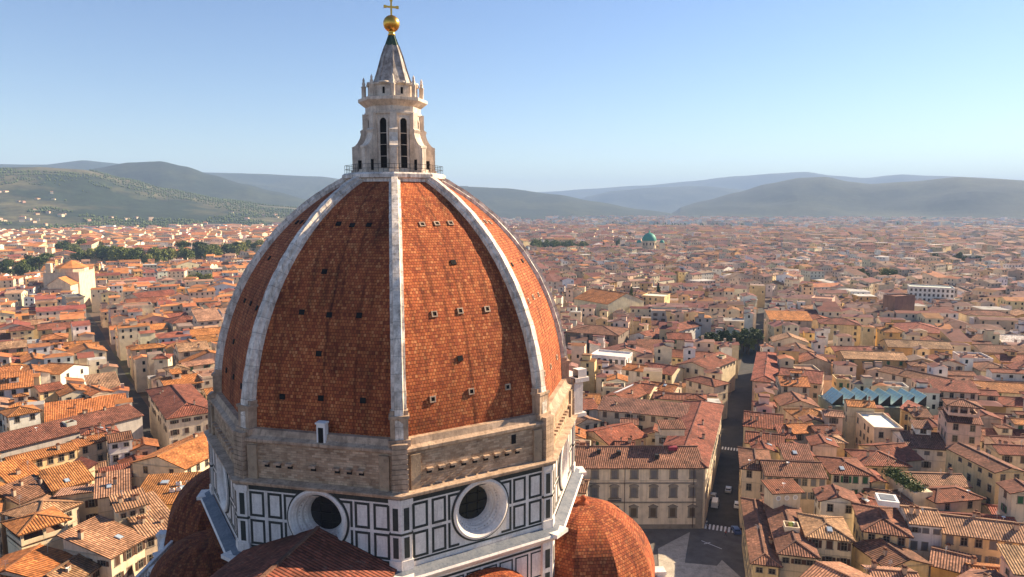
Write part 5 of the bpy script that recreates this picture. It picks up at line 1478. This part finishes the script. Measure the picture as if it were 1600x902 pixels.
# domed temple
r = syn; W, D, h = r.W, r.D, r.h
mb = MB(); cx, cy = 0, 16
mb.lathe([(11.5, h), (11.5, 27.5), (12.3, 28), (12.3, 28.8)], 24, (cx, cy, 0), 0, CREAM, smooth=False)
for k in range(12):
    a = 2*math.pi*k/12; mb.box((cx+11.55*math.cos(a), cy+11.55*math.sin(a), 23.5), (.3, 2.0, 4.5), 1, rz=a)
mb.build("drum", [M['wall'], M['dark']], r.root)
mb = MB(); mb.lathe([(12.0*math.cos(x), 28.8+13.5*math.sin(x)) for x in [math.pi/2*i/12 for i in range(12)]]+[(1.2, 42.3), (1.2, 45.2), (0, 46.5)], 28, (cx, cy, 0), 0)
m_cg = plain("copper_dome", (.035, .25, .19), .6, .1, var=.2, vscale=.2)
mb.build("copper_dome", m_cg, r.root)
for sx in (-1, 1):
    mb = MB(); mb.box((sx*(W/2+3), 4, 13), (9, 9, 26), 0, BEIGE); mb.lathe([(4.2*math.cos(x), 26+4.5*math.sin(x)) for x in [math.pi/2*i/6 for i in range(7)]], 14, (sx*(W/2+3), 4, 0), 1)
    mb.build("side_tower", [M['wall'], m_cg], r.root)

# ------------------------------------------------------------------ the far mass of roofs
frng = random.Random(9)
mw_, mr_, mwin = MB(), MB(), MB()
def far_house(r, wins, p=R(15)):
    W, D, h = r.W, r.D, r.h
    tint = vary(r.wall, frng, .2, .06); rt_ = vary(r.roofc, frng, .28, .1)
    rt_ = (rt_[0]*.58, rt_[1]*.64, rt_[2]*.85) if r.A.x > 0 else (rt_[0]*.86, rt_[1]*.86, rt_[2]*.95)  # same sun-side bias put into the far roof tint
    dist_ = (r.A-CAM).xy.length
    def TW(q): return r.A+r.ex*(q[0]+W/2)+r.ey*q[1]+Vector((0, 0, q[2]))
    c = [(-W/2, 0), (W/2, 0), (W/2, D), (-W/2, D)]
    for (xa, ya), (xb, yb) in zip(c, c[1:]+c[:1]): mw_.poly([TW(q) for q in ((xa, ya, 0), (xb, yb, 0), (xb, yb, h), (xa, ya, h))], 0, tint)
    if r.kind == 'flat': mr_.poly([TW((x, y, h-.0)) for x, y in c], 0, frng.choice([(.3, .28, .26), (.45, .42, .38), (.25, .17, .13)]))
    else:
        P, rd, g, f = roof_polys(r.kind, W, D, h, p, .5)
        for q in g: mw_.poly([TW(v) for v in q], 0, tint)
        for q in P:
            v = [TW(x) for x in q]; n = (v[1]-v[0]).cross(v[2]-v[0])
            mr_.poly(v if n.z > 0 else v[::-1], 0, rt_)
        if dist_ < 1150:
            for k in range(frng.choice((0, 1, 1, 2))):
                x, y = frng.uniform(-.4, .4)*W, frng.uniform(.1, .9)*D; z = f(x, y); s_ = frng.uniform(.8, 1.3)
                big = frng.random() < .3
                if big: s_ = frng.uniform(2.6, 4.2)
                hh = frng.uniform(1.6, 2.6) if big else 1.8
                q = TW((x, y, z+hh/2-.6)); mw_.box(q, (s_, s_*.9, hh+1), 0, tint if big else (.45, .33, .25), rz=math.atan2(r.ex.y, r.ex.x), bottom=False)
                if big:
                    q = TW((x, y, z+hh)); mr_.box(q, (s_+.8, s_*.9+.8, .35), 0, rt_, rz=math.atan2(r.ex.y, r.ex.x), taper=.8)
    if wins:
        for o, dx, ln, nv, idx in wall_sides(r):
            if (CAM-o).xy.dot(nv.xy) < 0 or ln < 3: continue
            nc = max(1, int(ln/3.6))
            for f in range(wins):
                z = h-1.9-f*3.5
                for k in range(nc):
                    if frng.random() < .25: continue
                    c_ = o+dx*ln*(k+.5)/nc+nv*.04+Vector((0, 0, z))
                    mwin.poly([c_-dx*.55-Vector((0, 0, .85)), c_+dx*.55-Vector((0, 0, .85)), c_+dx*.55+Vector((0, 0, .85)), c_-dx*.55+Vector((0, 0, .85))])
for r in mass:
    d = (r.c-CAM).xy.length
    r.h = frng.uniform(10, 24) if d > 1300 else frng.uniform(9, 20)
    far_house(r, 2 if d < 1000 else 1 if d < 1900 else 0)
# beyond the second ring: big pale blocks thinning out to the foot of the hills, and villas on the near slopes
for i in range(5200):
    azd = frng.uniform(-.58, .93); d = 2450+2900*frng.random()**1.25
    x, y = pos_at(d, azd)
    if hidden_by_dome((x, y, 10)): continue
    if fbm(x/420, y/420, 3, 5) < .42: continue
    px_ = proj((x, y, 0))
    if px_ and px_[0] < 420 and d > 2900 and frng.random() < .7: continue
    q = H(); a = frng.choice((.3, -.2, .1))+frng.choice((0, math.pi/2)); q.ex = Vector((math.cos(a), math.sin(a), 0)); q.ey = Vector((-q.ex.y, q.ex.x, 0)); q.A = Vector((x, y, 0))
    q.W, q.D, q.h, q.kind = frng.uniform(16, 46), frng.uniform(12, 20), frng.uniform(9, 22), frng.choice(('gx', 'hip', 'flat'))
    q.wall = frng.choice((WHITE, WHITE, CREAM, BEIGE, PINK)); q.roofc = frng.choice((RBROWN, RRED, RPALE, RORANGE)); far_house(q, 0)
villas = []
for i in range(220):
    a, b = frng.randrange(8, len(gridA)-24), int(13*frng.random()**1.6)
    P0 = Vector(gridA[a][b]).lerp(Vector(gridA[a+1][b+1]), frng.random())
    if P0.z < 4 or fbm(P0.x/300, P0.y/300, 2, 77) < .50: continue
    q = H(); t_ = frng.uniform(0, 3); q.ex = Vector((math.cos(t_), math.sin(t_), 0)); q.ey = Vector((-q.ex.y, q.ex.x, 0)); q.A = Vector((P0.x, P0.y, P0.z-5))
    q.W, q.D, q.h, q.kind = frng.uniform(9, 20), frng.uniform(9, 14), frng.uniform(10, 14), frng.choice(('gx', 'hip')); q.wall = frng.choice((TAN, CREAM, BEIGE, PINK)); q.roofc = frng.choice((RORANGE, RRED, RPALE))
    def TWz(r_): pass
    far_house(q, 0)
root = empty("distant_houses", (0, 0, 0))
tag(root, "mass of small tiled houses filling the plain out to the hills", "houses", kind='stuff')
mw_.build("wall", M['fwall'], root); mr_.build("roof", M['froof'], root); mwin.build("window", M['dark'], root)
for ch in root.children: ch['kind'] = 'stuff'

# ------------------------------------------------------------------ streets and the square
def ribbon(name, pts, wd, z, mat):
    mb = MB()
    v = [Vector((x, y, 0)) for x, y in pts]; L_, R_ = [], []
    for i, p in enumerate(v):
        d = (v[min(i+1, len(v)-1)]-v[max(i-1, 0)]).normalized(); n = Vector((-d.y, d.x, 0))
        L_.append(p+n*wd/2+Vector((0, 0, z))); R_.append(p-n*wd/2+Vector((0, 0, z)))
    for i in range(len(v)-1): mb.poly([R_[i], R_[i+1], L_[i+1], L_[i]])
    return tag(mb.build(name, mat), kind='structure')
ribbon("street", LST, 9, .004, M['street'])
ribbon("street", RST[1:], 12, .008, M['street'])
def sheet(name, P, z, mat):
    mb = MB(); mb.poly([(x, y, z) for x, y in P]); return tag(mb.build(name, mat), kind='structure')
sheet("square", [(20, -70), (110, -70), (110, 75), (20, 75)], .004, M['plaza'])
# sunlit patch painted as pale paving, with a kerb round the cathedral's right side
g = [at(1030, 902, 0), at(1028, 858, 0), at(1078, 832, 0), at(1070, 880, 0), at(1120, 885, 0), at(1128, 876, 0), at(1160, 905, 0), at(1150, 960, 0), at(1020, 960, 0)]
mb = MB(); top = [(p.x, p.y, .13) for p in g]; mb.poly(top if True else top[::-1])
for i in range(len(top)):
    a, b = top[i], top[(i+1) % len(top)]; mb.poly([a, b, (b[0], b[1], 0), (a[0], a[1], 0)])
pv = mb.build("pavement", mat_asphalt("sunlit_pavement", (.46, .40, .32), .5)); tag(pv, kind='structure')
# zebra crossings
def zebra(x, y, n, wd, ln, dx, step):
    mb = MB()
    for i in range(n):
        c = Vector((x, y, 0))+dx*(i-(n-1)/2)*step; e = Vector((-dx.y, dx.x, 0))
        mb.poly([c-dx*wd/2-e*ln/2+Vector((0, 0, .016)), c+dx*wd/2-e*ln/2+Vector((0, 0, .016)), c+dx*wd/2+e*ln/2+Vector((0, 0, .016)), c-dx*wd/2+e*ln/2+Vector((0, 0, .016))])
    return tag(mb.build("crosswalk", M['whitep']), kind='structure')
SN = Vector((SDIR.y, -SDIR.x, 0))
p = at(1127, 826, 0); zebra(p.x, p.y, 9, .5, 3.2, SN, 1.0)
p = at(1145, 702, 0); zebra(p.x, p.y, 8, .5, 3.0, SN, 1.0)
mb = MB()
for a, b in (((1082, 812), (1097, 812)), ((1096, 845), (1128, 858)), ((1100, 850), (1110, 848))):
    p, q = at(*a, 0), at(*b, 0); d = (q-p).normalized(); n = Vector((-d.y, d.x, 0))*.12
    mb.poly([p-n+Vector((0, 0, .012)), q-n+Vector((0, 0, .012)), q+n+Vector((0, 0, .012)), p+n+Vector((0, 0, .012))])
tag(mb.build("road_marking", M['whitep']), kind='structure')

# cars, people, scooters
def car_paint(c): 
    m, n, b = newmat("car_paint"); b.inputs["Base Color"].default_value = (*c, 1); b.inputs["Roughness"].default_value = .3; b.inputs["Specular IOR Level"].default_value = .5; return m
def car_meshes(van=False):
    mb = MB(); L_, w_ = (4.1, 1.75) if not van else (5.2, 1.95)
    prof = [(-L_/2, .35), (L_/2, .35), (L_/2, .75), (L_/2-.15, .92), (L_*.22, 1.0), (L_*.08, 1.42), (-L_*.28, 1.48), (-L_*.42, 1.05), (-L_/2, .98)] if not van else \
           [(-L_/2, .35), (L_/2, .35), (L_/2, .95), (L_*.36, 1.15), (L_*.26, 1.95), (-L_*.47, 2.05), (-L_/2, 1.9)]
    for sy in (-1, 1):
        q = [(x, sy*(w_/2-(.18 if z > 1.1 else 0)), z) for x, z in prof]; mb.poly(q if sy < 0 else q[::-1])
    for i in range(len(prof)):
        (xa, za), (xb, zb) = prof[i], prof[(i+1) % len(prof)]
        ya, yb = w_/2-(.18 if za > 1.1 else 0), w_/2-(.18 if zb > 1.1 else 0)
        mb.poly([(xb, -yb, zb), (xb, yb, zb), (xa, ya, za), (xa, -ya, za)])
    gls = [MB() for _ in range(4)]; zc, zt = (1.08, 1.4) if not van else (1.3, 1.85)
    for gl, sy in zip(gls, (-1, 1)): gl.box((-.25 if not van else 1.2, sy*(w_/2-.06), (zc+zt)/2), (1.7 if not van else .9, .05, zt-zc), 0)
    gls[2].poly([(L_*.21 if not van else L_*.365, -w_*.4, zc-.05), (L_*.21 if not van else L_*.365, w_*.4, zc-.05), (L_*.095 if not van else L_*.28, w_*.37, zt), (L_*.095 if not van else L_*.28, -w_*.37, zt)])
    gls[3].poly([(-L_*.43, w_*.4, zc), (-L_*.43, -w_*.4, zc), (-L_*.30, -w_*.37, zt), (-L_*.30, w_*.37, zt)])
    wh = MB()
    n = 16
    for k in range(n):
        a0, a1 = 2*math.pi*k/n, 2*math.pi*(k+1)/n
        wh.poly([(.32*math.cos(a0), -.1, .32*math.sin(a0)), (.32*math.cos(a1), -.1, .32*math.sin(a1)), (.32*math.cos(a1), .1, .32*math.sin(a1)), (.32*math.cos(a0), .1, .32*math.sin(a0))])
    for y in (-.1, .1): wh.poly([(.32*math.cos(2*math.pi*k/n), y, .32*math.sin(2*math.pi*k/n)) for k in range(n)])
    return mb, [g.mesh("window", M['glass']) for g in gls], wh.mesh("wheel", M['iron']), L_, w_
PAINT = {k: car_paint(c) for k, c in dict(white=(.75, .75, .74), silver=(.4, .41, .42), black=(.02, .02, .022), red=(.35, .03, .02), blue=(.05, .08, .2)).items()}
def car(px, py, off, colr, label, van=False, rot=0):
    b_, g_, w_, L_, wd = car_meshes(van); p = at(px, py, 0)
    root = empty("van" if van else "parked_car", (p.x, p.y, .012), math.atan2(SDIR.y, SDIR.x)+rot)
    b_.build("body", PAINT[colr], root); [put(nm_, g1, root) for nm_, g1 in zip(("side_window", "side_window", "windscreen", "rear_window"), g_)]
    for sx in (-1, 1):
        for sy in (-1, 1): put("wheel", w_, root, (sx*L_*.31, sy*(wd/2-.08), .32))
    for sy in (-1, 1):
        mb = MB(); mb.box((L_/2+.005, sy*wd*.34, .68), (.05, .34, .16)); mb.build("headlight", M['whitep'], root)
    tag(root, label, "van" if van else "car", "vehicles in the right street")
car(1117, 790, 0, 'white', "white van in the street, nearest the zebra crossing", True)
car(1114, 778, 0, 'silver', "silver car parked just behind the white van by the palace wall")
car(1102, 792, 0, 'black', "black car parked between the palace corner and white van")
car(1152, 792, 0, 'white', "white car parked at the right kerb opposite the white van")
car(1138, 768, 0, 'silver', "lone silver car driving up the middle of the dark street")
car(1150, 832, 0, 'blue', "dark blue car right of the zebra crossing", rot=.3)
def person_mesh(stride=.25):
    bm = bmesh.new(); me = bpy.data.meshes.new("person")
    J = {'pel': (0, 0, .92, .15), 'chest': (0, 0, 1.32, .17), 'neck': (0, 0, 1.5, .065), 'head': (0, .02, 1.66, .105), 'top': (0, .02, 1.74, .08)}
    for s, sg in (('l', -1), ('r', 1)):
        J['hip'+s] = (sg*.10, 0, .86, .10); J['kn'+s] = (sg*.10, sg*stride*.5+.04, .48, .065); J['an'+s] = (sg*.10, sg*stride, .08, .045); J['to'+s] = (sg*.11, sg*stride+.16, .04, .035)
        J['sh'+s] = (sg*.19, 0, 1.42, .065); J['el'+s] = (sg*.25, -sg*stride*.3, 1.14, .045); J['ha'+s] = (sg*.25, -sg*stride*.5+.08, .88, .035)
    names = list(J); vv = {k: bm.verts.new(J[k][:3]) for k in names}
    E_ = [('pel', 'chest'), ('chest', 'neck'), ('neck', 'head'), ('head', 'top')]
    for s in 'lr': E_ += [('pel', 'hip'+s), ('hip'+s, 'kn'+s), ('kn'+s, 'an'+s), ('an'+s, 'to'+s), ('chest', 'sh'+s), ('sh'+s, 'el'+s), ('el'+s, 'ha'+s)]
    for a, b in E_: bm.edges.new((vv[a], vv[b]))
    bm.to_mesh(me); bm.free()
    o = bpy.data.objects.new("tmp", me); COL.objects.link(o)
    m = o.modifiers.new("s", 'SKIN')
    for i, k in enumerate(names): me.skin_vertices[0].data[i].radius = (J[k][3],)*2
    me.skin_vertices[0].data[0].use_root = True
    o.modifiers.new("ss", 'SUBSURF').levels = 1
    dg = bpy.context.evaluated_depsgraph_get(); dg.update(); res = bpy.data.meshes.new_from_object(o.evaluated_get(dg))
    bpy.data.objects.remove(o); res.name = "person"
    cloth = [plain("blue_jeans", (.06, .08, .14)), plain("skin", (.45, .27, .19), .6), None]
    return res
PM = person_mesh()
def person(px, py, rz, shirt, label):
    p = at(px, py, 0); me = PM.copy(); me.materials.clear()
    for m in (plain("trousers", (.05, .055, .08)), plain("shirt", shirt), plain("skin", (.42, .26, .19), .6), plain("hair", (.03, .02, .015))): me.materials.append(m)
    for f in me.polygons:
        z = f.center.z; f.material_index = 0 if z < .95 else 1 if z < 1.47 and not (abs(f.center.x) > .2 and z < 1.0) else 2 if z < 1.68 else 3
    o = put("person", me, None, (p.x, p.y, .012), rz); tag(o, label, "person", "people near the square")
person(1104, 822, .3, (.6, .58, .55), "person in a white shirt walking by the palace corner")
person(1106, 830, 2.0, (.06, .06, .07), "person in dark clothes standing left of the zebra crossing")
person(1134, 838, 1.2, (.4, .08, .06), "person in a red top below the zebra crossing")
person(1158, 806, .2, (.5, .52, .58), "person in a pale top on the right pavement above the blue car")

# ------------------------------------------------------------------ trees and gardens
def tree_meshes(seed, kind):
    r_ = random.Random(seed); tr = MB(); cr = MB()
    Ht = {'broad': 13, 'pine': 15, 'cyp': 17, 'palm': 9}[kind]
    def limb(p, q, r0, r1):
        p, q = Vector(p), Vector(q); d = (q-p).normalized(); s = d.orthogonal().normalized(); t = d.cross(s); n = 7
        a = [p+(s*math.cos(2*math.pi*i/n)+t*math.sin(2*math.pi*i/n))*r0 for i in range(n)]; b = [q+(s*math.cos(2*math.pi*i/n)+t*math.sin(2*math.pi*i/n))*r1 for i in range(n)]
        for i in range(n): j = (i+1) % n; tr.poly([a[i], a[j], b[j], b[i]])
    def leaf(p, s):
        n = Vector((r_.gauss(0, 1), r_.gauss(0, 1), r_.gauss(.5, 1))).normalized(); u = n.orthogonal().normalized(); v = n.cross(u); a = r_.uniform(0, 6.3)
        u, v = u*math.cos(a)+v*math.sin(a), v*math.cos(a)-u*math.sin(a)
        cr.poly([p-u*s-v*s*.55, p+u*s*.3-v*s*.8, p+u*s+v*s*.5, p-u*s*.35+v*s*.8])
    if kind == 'cyp':
        limb((0, 0, 0), (0, 0, 13), .28, .06)
        for i in range(1500):
            z = 1.2+15.8*r_.random(); rad = 1.5*math.sin(min(1, (17-z)/9)*math.pi/2)**.8*min(1, (z-.4)/2.5)
            a = r_.uniform(0, 6.3); q = rad*math.sqrt(r_.random())*(1+.25*math.sin(a*3+z)); leaf(Vector((q*math.cos(a), q*math.sin(a), z)), .38)
    else:
        hb = Ht*(.32 if kind == 'broad' else .6)
        limb((0, 0, 0), (.2, .1, hb), .38, .26)
        clumps = []
        nb_ = 7 if kind == 'broad' else 6
        for i in range(nb_):
            a = 2*math.pi*i/nb_+r_.uniform(-.4, .4); l = r_.uniform(2.2, 4.2); z = hb+r_.uniform(1.2, Ht*.42) if kind == 'broad' else Ht*.86+r_.uniform(-.8, .8)
            e = Vector((l*math.cos(a), l*math.sin(a), z)); limb((.2, .1, hb*.95), e, .17, .05); clumps.append((e, r_.uniform(1.7, 2.6)))
        limb((.2, .1, hb), (0, 0, Ht*.8), .22, .06)
        for i in range(9):
            a = r_.uniform(0, 6.3); l = r_.uniform(.3, 3.0); clumps.append((Vector((l*math.cos(a), l*math.sin(a), r_.uniform(hb+2, Ht*.93) if kind == 'broad' else Ht*.9+r_.uniform(-.6, .9))), r_.uniform(1.3, 2.4)))
        for c, rad in clumps:
            for i in range(115):
                d = Vector((r_.gauss(0, 1), r_.gauss(0, 1), r_.gauss(0, 1))).normalized()*rad*r_.random()**.4
                if kind == 'pine': d.z *= .55
                leaf(c+d, r_.uniform(.28, .5))
    return tr.mesh("trunk", M['trunk']), cr
TREES = {}
for k, kind, mk in (('broad1', 'broad', 'leaf'), ('broad2', 'broad', 'leaf'), ('broad3', 'broad', 'leafy'), ('dark1', 'broad', 'leafd'), ('pine', 'pine', 'leafd'), ('cyp', 'cyp', 'leafd')):
    t_, c_ = tree_meshes(hash(k) % 1000 if False else {'broad1': 1, 'broad2': 2, 'broad3': 3, 'dark1': 4, 'pine': 5, 'cyp': 6}[k], kind); TREES[k] = (t_, c_.mesh("crown", M[mk]))
trng = random.Random(31)
def tree(kind, x, y, s, label, group, name="tree", z=0):
    root = empty(name, (x, y, z), trng.uniform(0, 6.3)); sc_ = (s*trng.uniform(.92, 1.1), s*trng.uniform(.92, 1.1), s*trng.uniform(.9, 1.1))
    put("trunk", TREES[kind][0], root, scale=sc_); put("crown", TREES[kind][1], root, scale=sc_)
    tag(root, label, "tree", group); return root
ORDT = ORD
def grove(spots, rad, n, kinds, label, group, s0=.9, s1=1.2):
    out = []
    for (px, py) in spots:
        c = at(px, py, 7)
        for i in range(n):
            a = trng.uniform(0, 6.3); l = rad*math.sqrt(trng.random()); out.append((c.x+l*math.cos(a), c.y+l*math.sin(a)))
    out = [(x, y) for x, y in out if proj((x, y, 8)) and -30 < proj((x, y, 8))[0] < 1640 and not hidden_by_dome((x, y, 8))]
    out.sort(key=lambda q: proj((q[0], q[1], 8))[0])
    for i, (x, y) in enumerate(out):
        k = trng.choice(kinds); tone = {'leaf': 'mid green', 'leafy': 'pale green', 'leafd': 'dark green'}[{'broad1': 'leaf', 'broad2': 'leaf', 'broad3': 'leafy', 'dark1': 'leafd', 'pine': 'leafd', 'cyp': 'leafd'}[k]]
        sh = {'pine': 'umbrella pine', 'cyp': 'cypress'}.get(k, 'leafy tree')
        num = f"number {i+1} from left" if i > 19 else (f"{ORD[i]} from the left" if i else "leftmost")
        tree(k, x, y, trng.uniform(s0, s1), f"{tone} {sh}, {num} in {label}", group)
grove([(1125, 536), (1145, 541), (1165, 536), (1182, 533)], 11, 4, ['dark1', 'leaf', 'pine', 'broad1'][:1]+['dark1', 'broad1', 'pine'], "the street-side walled garden", "trees of the walled garden", .75, 1.1)
grove([(8, 432), (30, 430), (52, 426)], 26, 5, ['dark1', 'pine', 'broad1'], "the left edge grove", "trees of the left grove", 1.4, 2.0)
grove([(120, 398), (150, 408), (180, 412), (210, 414), (240, 412), (265, 411)], 34, 6, ['broad1', 'broad3', 'broad3', 'broad2'], "the long park left of the dome", "trees of the long park", 1.7, 2.5)
grove([(300, 408), (335, 404), (370, 400), (400, 396)], 34, 5, ['broad1', 'broad2', 'broad3', 'broad3', 'pine'], "the park touching the dome", "trees of the park by the dome", 1.7, 2.4)
grove([(840, 391), (862, 393), (888, 389), (900, 388)], 30, 4, ['broad1', 'broad3', 'broad2'], "the grove right of the dome", "trees right of the dome", 1.5, 2.0)
grove([(318, 441), (340, 442)], 14, 3, ['broad1', 'broad3'], "the small garden left of the dome", "trees of the small garden", .9, 1.2)
grove([(1495, 414), (1555, 376), (1580, 372), (1395, 441), (975, 386)], 34, 4, ['dark1', 'broad2', 'broad1'], "the far right clumps", "far trees on the right", 1.4, 1.9)
for i, (px, py, s, lab) in enumerate(((986, 480, 1.15, "dark cypress left of the yellow villa"), (993, 482, 1.0, "second dark cypress, just left of the yellow villa's corner"), (1028, 476, 1.3, "tall dark cypress right of the yellow villa"), (943, 396, 1.4, "far dark cypress left of the green dome"), (955, 398, 1.3, "second far cypress left of the green dome"))):
    p = at(px, py, 3); tree('cyp', p.x, p.y, s, lab, "cypresses", "cypress")
p = at(1324, 590, 0); tree('broad3', p.x, p.y-4, .85, "small round pale tree in front of the yellow house", "single trees")
p = at(1336, 596, 0); tree('dark1', p.x, p.y-3, .6, "dark bushy tree right of the small round tree", "single trees")
p = at(1322, 530, 4); tree('broad1', p.x, p.y, 1.0, "broad green tree by the beige six-window block", "single trees")
p = at(265, 446, 3); tree('broad2', p.x, p.y, 1.0, "lone green tree among roofs above the brown loggia building", "single trees")
p = at(10, 552, 8); tree('dark1', p.x, p.y, .9, "dark tree at the left edge below the yellow block", "single trees")
p = at(338, 520, 4); tree('dark1', p.x, p.y, .8, "dark tree behind the round apse house, beside the dome", "single trees")
# hanging garden on a terrace
p0, p1 = at(1386, 738, 15.5), at(1434, 768, 15.5)
d = (p1-p0); ln = d.length; d.normalize()
tb = empty("roof_garden", (p0.x, p0.y, 0), math.atan2(d.y, d.x))
mb = MB(); mb.box((ln/2, 1.5, 7.6), (ln, 5, 15.2), 0, CREAM); mb.build("terrace_block", M['wall'], tb)
mb = MB(); gr = random.Random(8)
for i in range(2600):
    u = gr.random()*ln; c = Vector((u, gr.gauss(.4, 1.0), 15.4+abs(gr.gauss(0, .75))*(1+.5*math.sin(u*1.7)))); n = Vector((gr.gauss(0, 1), gr.gauss(0, 1), gr.gauss(.4, 1))).normalized(); a = n.orthogonal().normalized()*.2; b = n.cross(a)
    mb.poly([c-a-b*.6, c+a*.4-b, c+a+b*.6, c-a*.4+b])
mb.build("foliage", M['leaf'], tb)
tag(tb, "roof terrace overgrown with green plants, right of the green shutters", "roof garden")
# woods scattered over the near hills: far too many to count
mb = MB(); hr = random.Random(4)
for i in range(17000):
    a, b = hr.randrange(0, len(gridA)-2), hr.randrange(0, 26)
    P0 = Vector(gridA[a][b]).lerp(Vector(gridA[a+1][b+1]), hr.random()).lerp(Vector(gridA[a+1][b]), hr.random())
    if P0.z < 1.5 or fbm(P0.x/330, P0.y/330, 3, 41) < .455: continue
    s = hr.uniform(3, 6); h_ = s*hr.uniform(1.2, 2.0); n_ = 6
    ring = [P0+Vector((s*math.cos(2*math.pi*k/n_+i)*hr.uniform(.7, 1.1), s*math.sin(2*math.pi*k/n_+i)*hr.uniform(.7, 1.1), h_*hr.uniform(.35, .6))) for k in range(n_)]
    tp = P0+Vector((hr.uniform(-1, 1), hr.uniform(-1, 1), h_)); bt = P0-Vector((0, 0, 2))
    for k in range(n_): j = (k+1) % n_; mb.poly([ring[k], ring[j], tp]); mb.poly([ring[j], ring[k], bt])
for i in range(2600):       # tree tufts between the far roofs
    azd = hr.uniform(-.58, .93); dd = 1500+2900*hr.random()**1.1; x, y = pos_at(dd, azd)
    if fbm(x/260, y/260, 3, 91) < .53 or hidden_by_dome((x, y, 8)): continue
    s = hr.uniform(3, 6.5); h_ = hr.uniform(9, 17); n_ = 6; P0 = Vector((x, y, 0))
    ring = [P0+Vector((s*math.cos(2*math.pi*k/n_+i)*hr.uniform(.7, 1.1), s*math.sin(2*math.pi*k/n_+i)*hr.uniform(.7, 1.1), h_*hr.uniform(.45, .7))) for k in range(n_)]
    tp = P0+Vector((hr.uniform(-1, 1), hr.uniform(-1, 1), h_))
    for k in range(n_): j = (k+1) % n_; mb.poly([ring[k], ring[j], tp]); mb.poly([ring[j], ring[k], P0])
tag(mb.build("woodland", M['leafd']), "dark woods and tree tufts over the hills and far plain", "woods", kind='stuff')
# marble parapet walk at the far left foot of the cathedral
p0, p1 = at(215, 902, 32), at(278, 838, 32)
d = p1-p0; ln = d.length; dn = d.normalized(); rz = math.atan2(dn.y, dn.x)
mb = MB(); 
for off in (0, 3.2):
    o_ = Vector((-dn.y, dn.x, 0))*(-off); c = (p0+p1)/2+o_
    mb.box((c.x, c.y, 32), (ln+14, .5, .5), 0, rz=rz); mb.box((c.x, c.y, 30.6), (ln+14, .4, .3), 0, rz=rz)
for i in range(22):
    c = p0+dn*(i*(ln+6)/22-3); mb.box((c.x, c.y, 31.3), (.3, .3, 1.4), 0, rz=rz)
c = (p0+p1)/2-Vector((-dn.y, dn.x, 0))*1.6; mb.box((c.x, c.y, 30), (ln+14, 3.0, .5), 1, rz=rz); mb.box((c.x, c.y, 15), (ln+14, 3.4, 29.4), 0, rz=rz)
mb.build("parapet_walk", [M['marble'], M['lead']], cath)
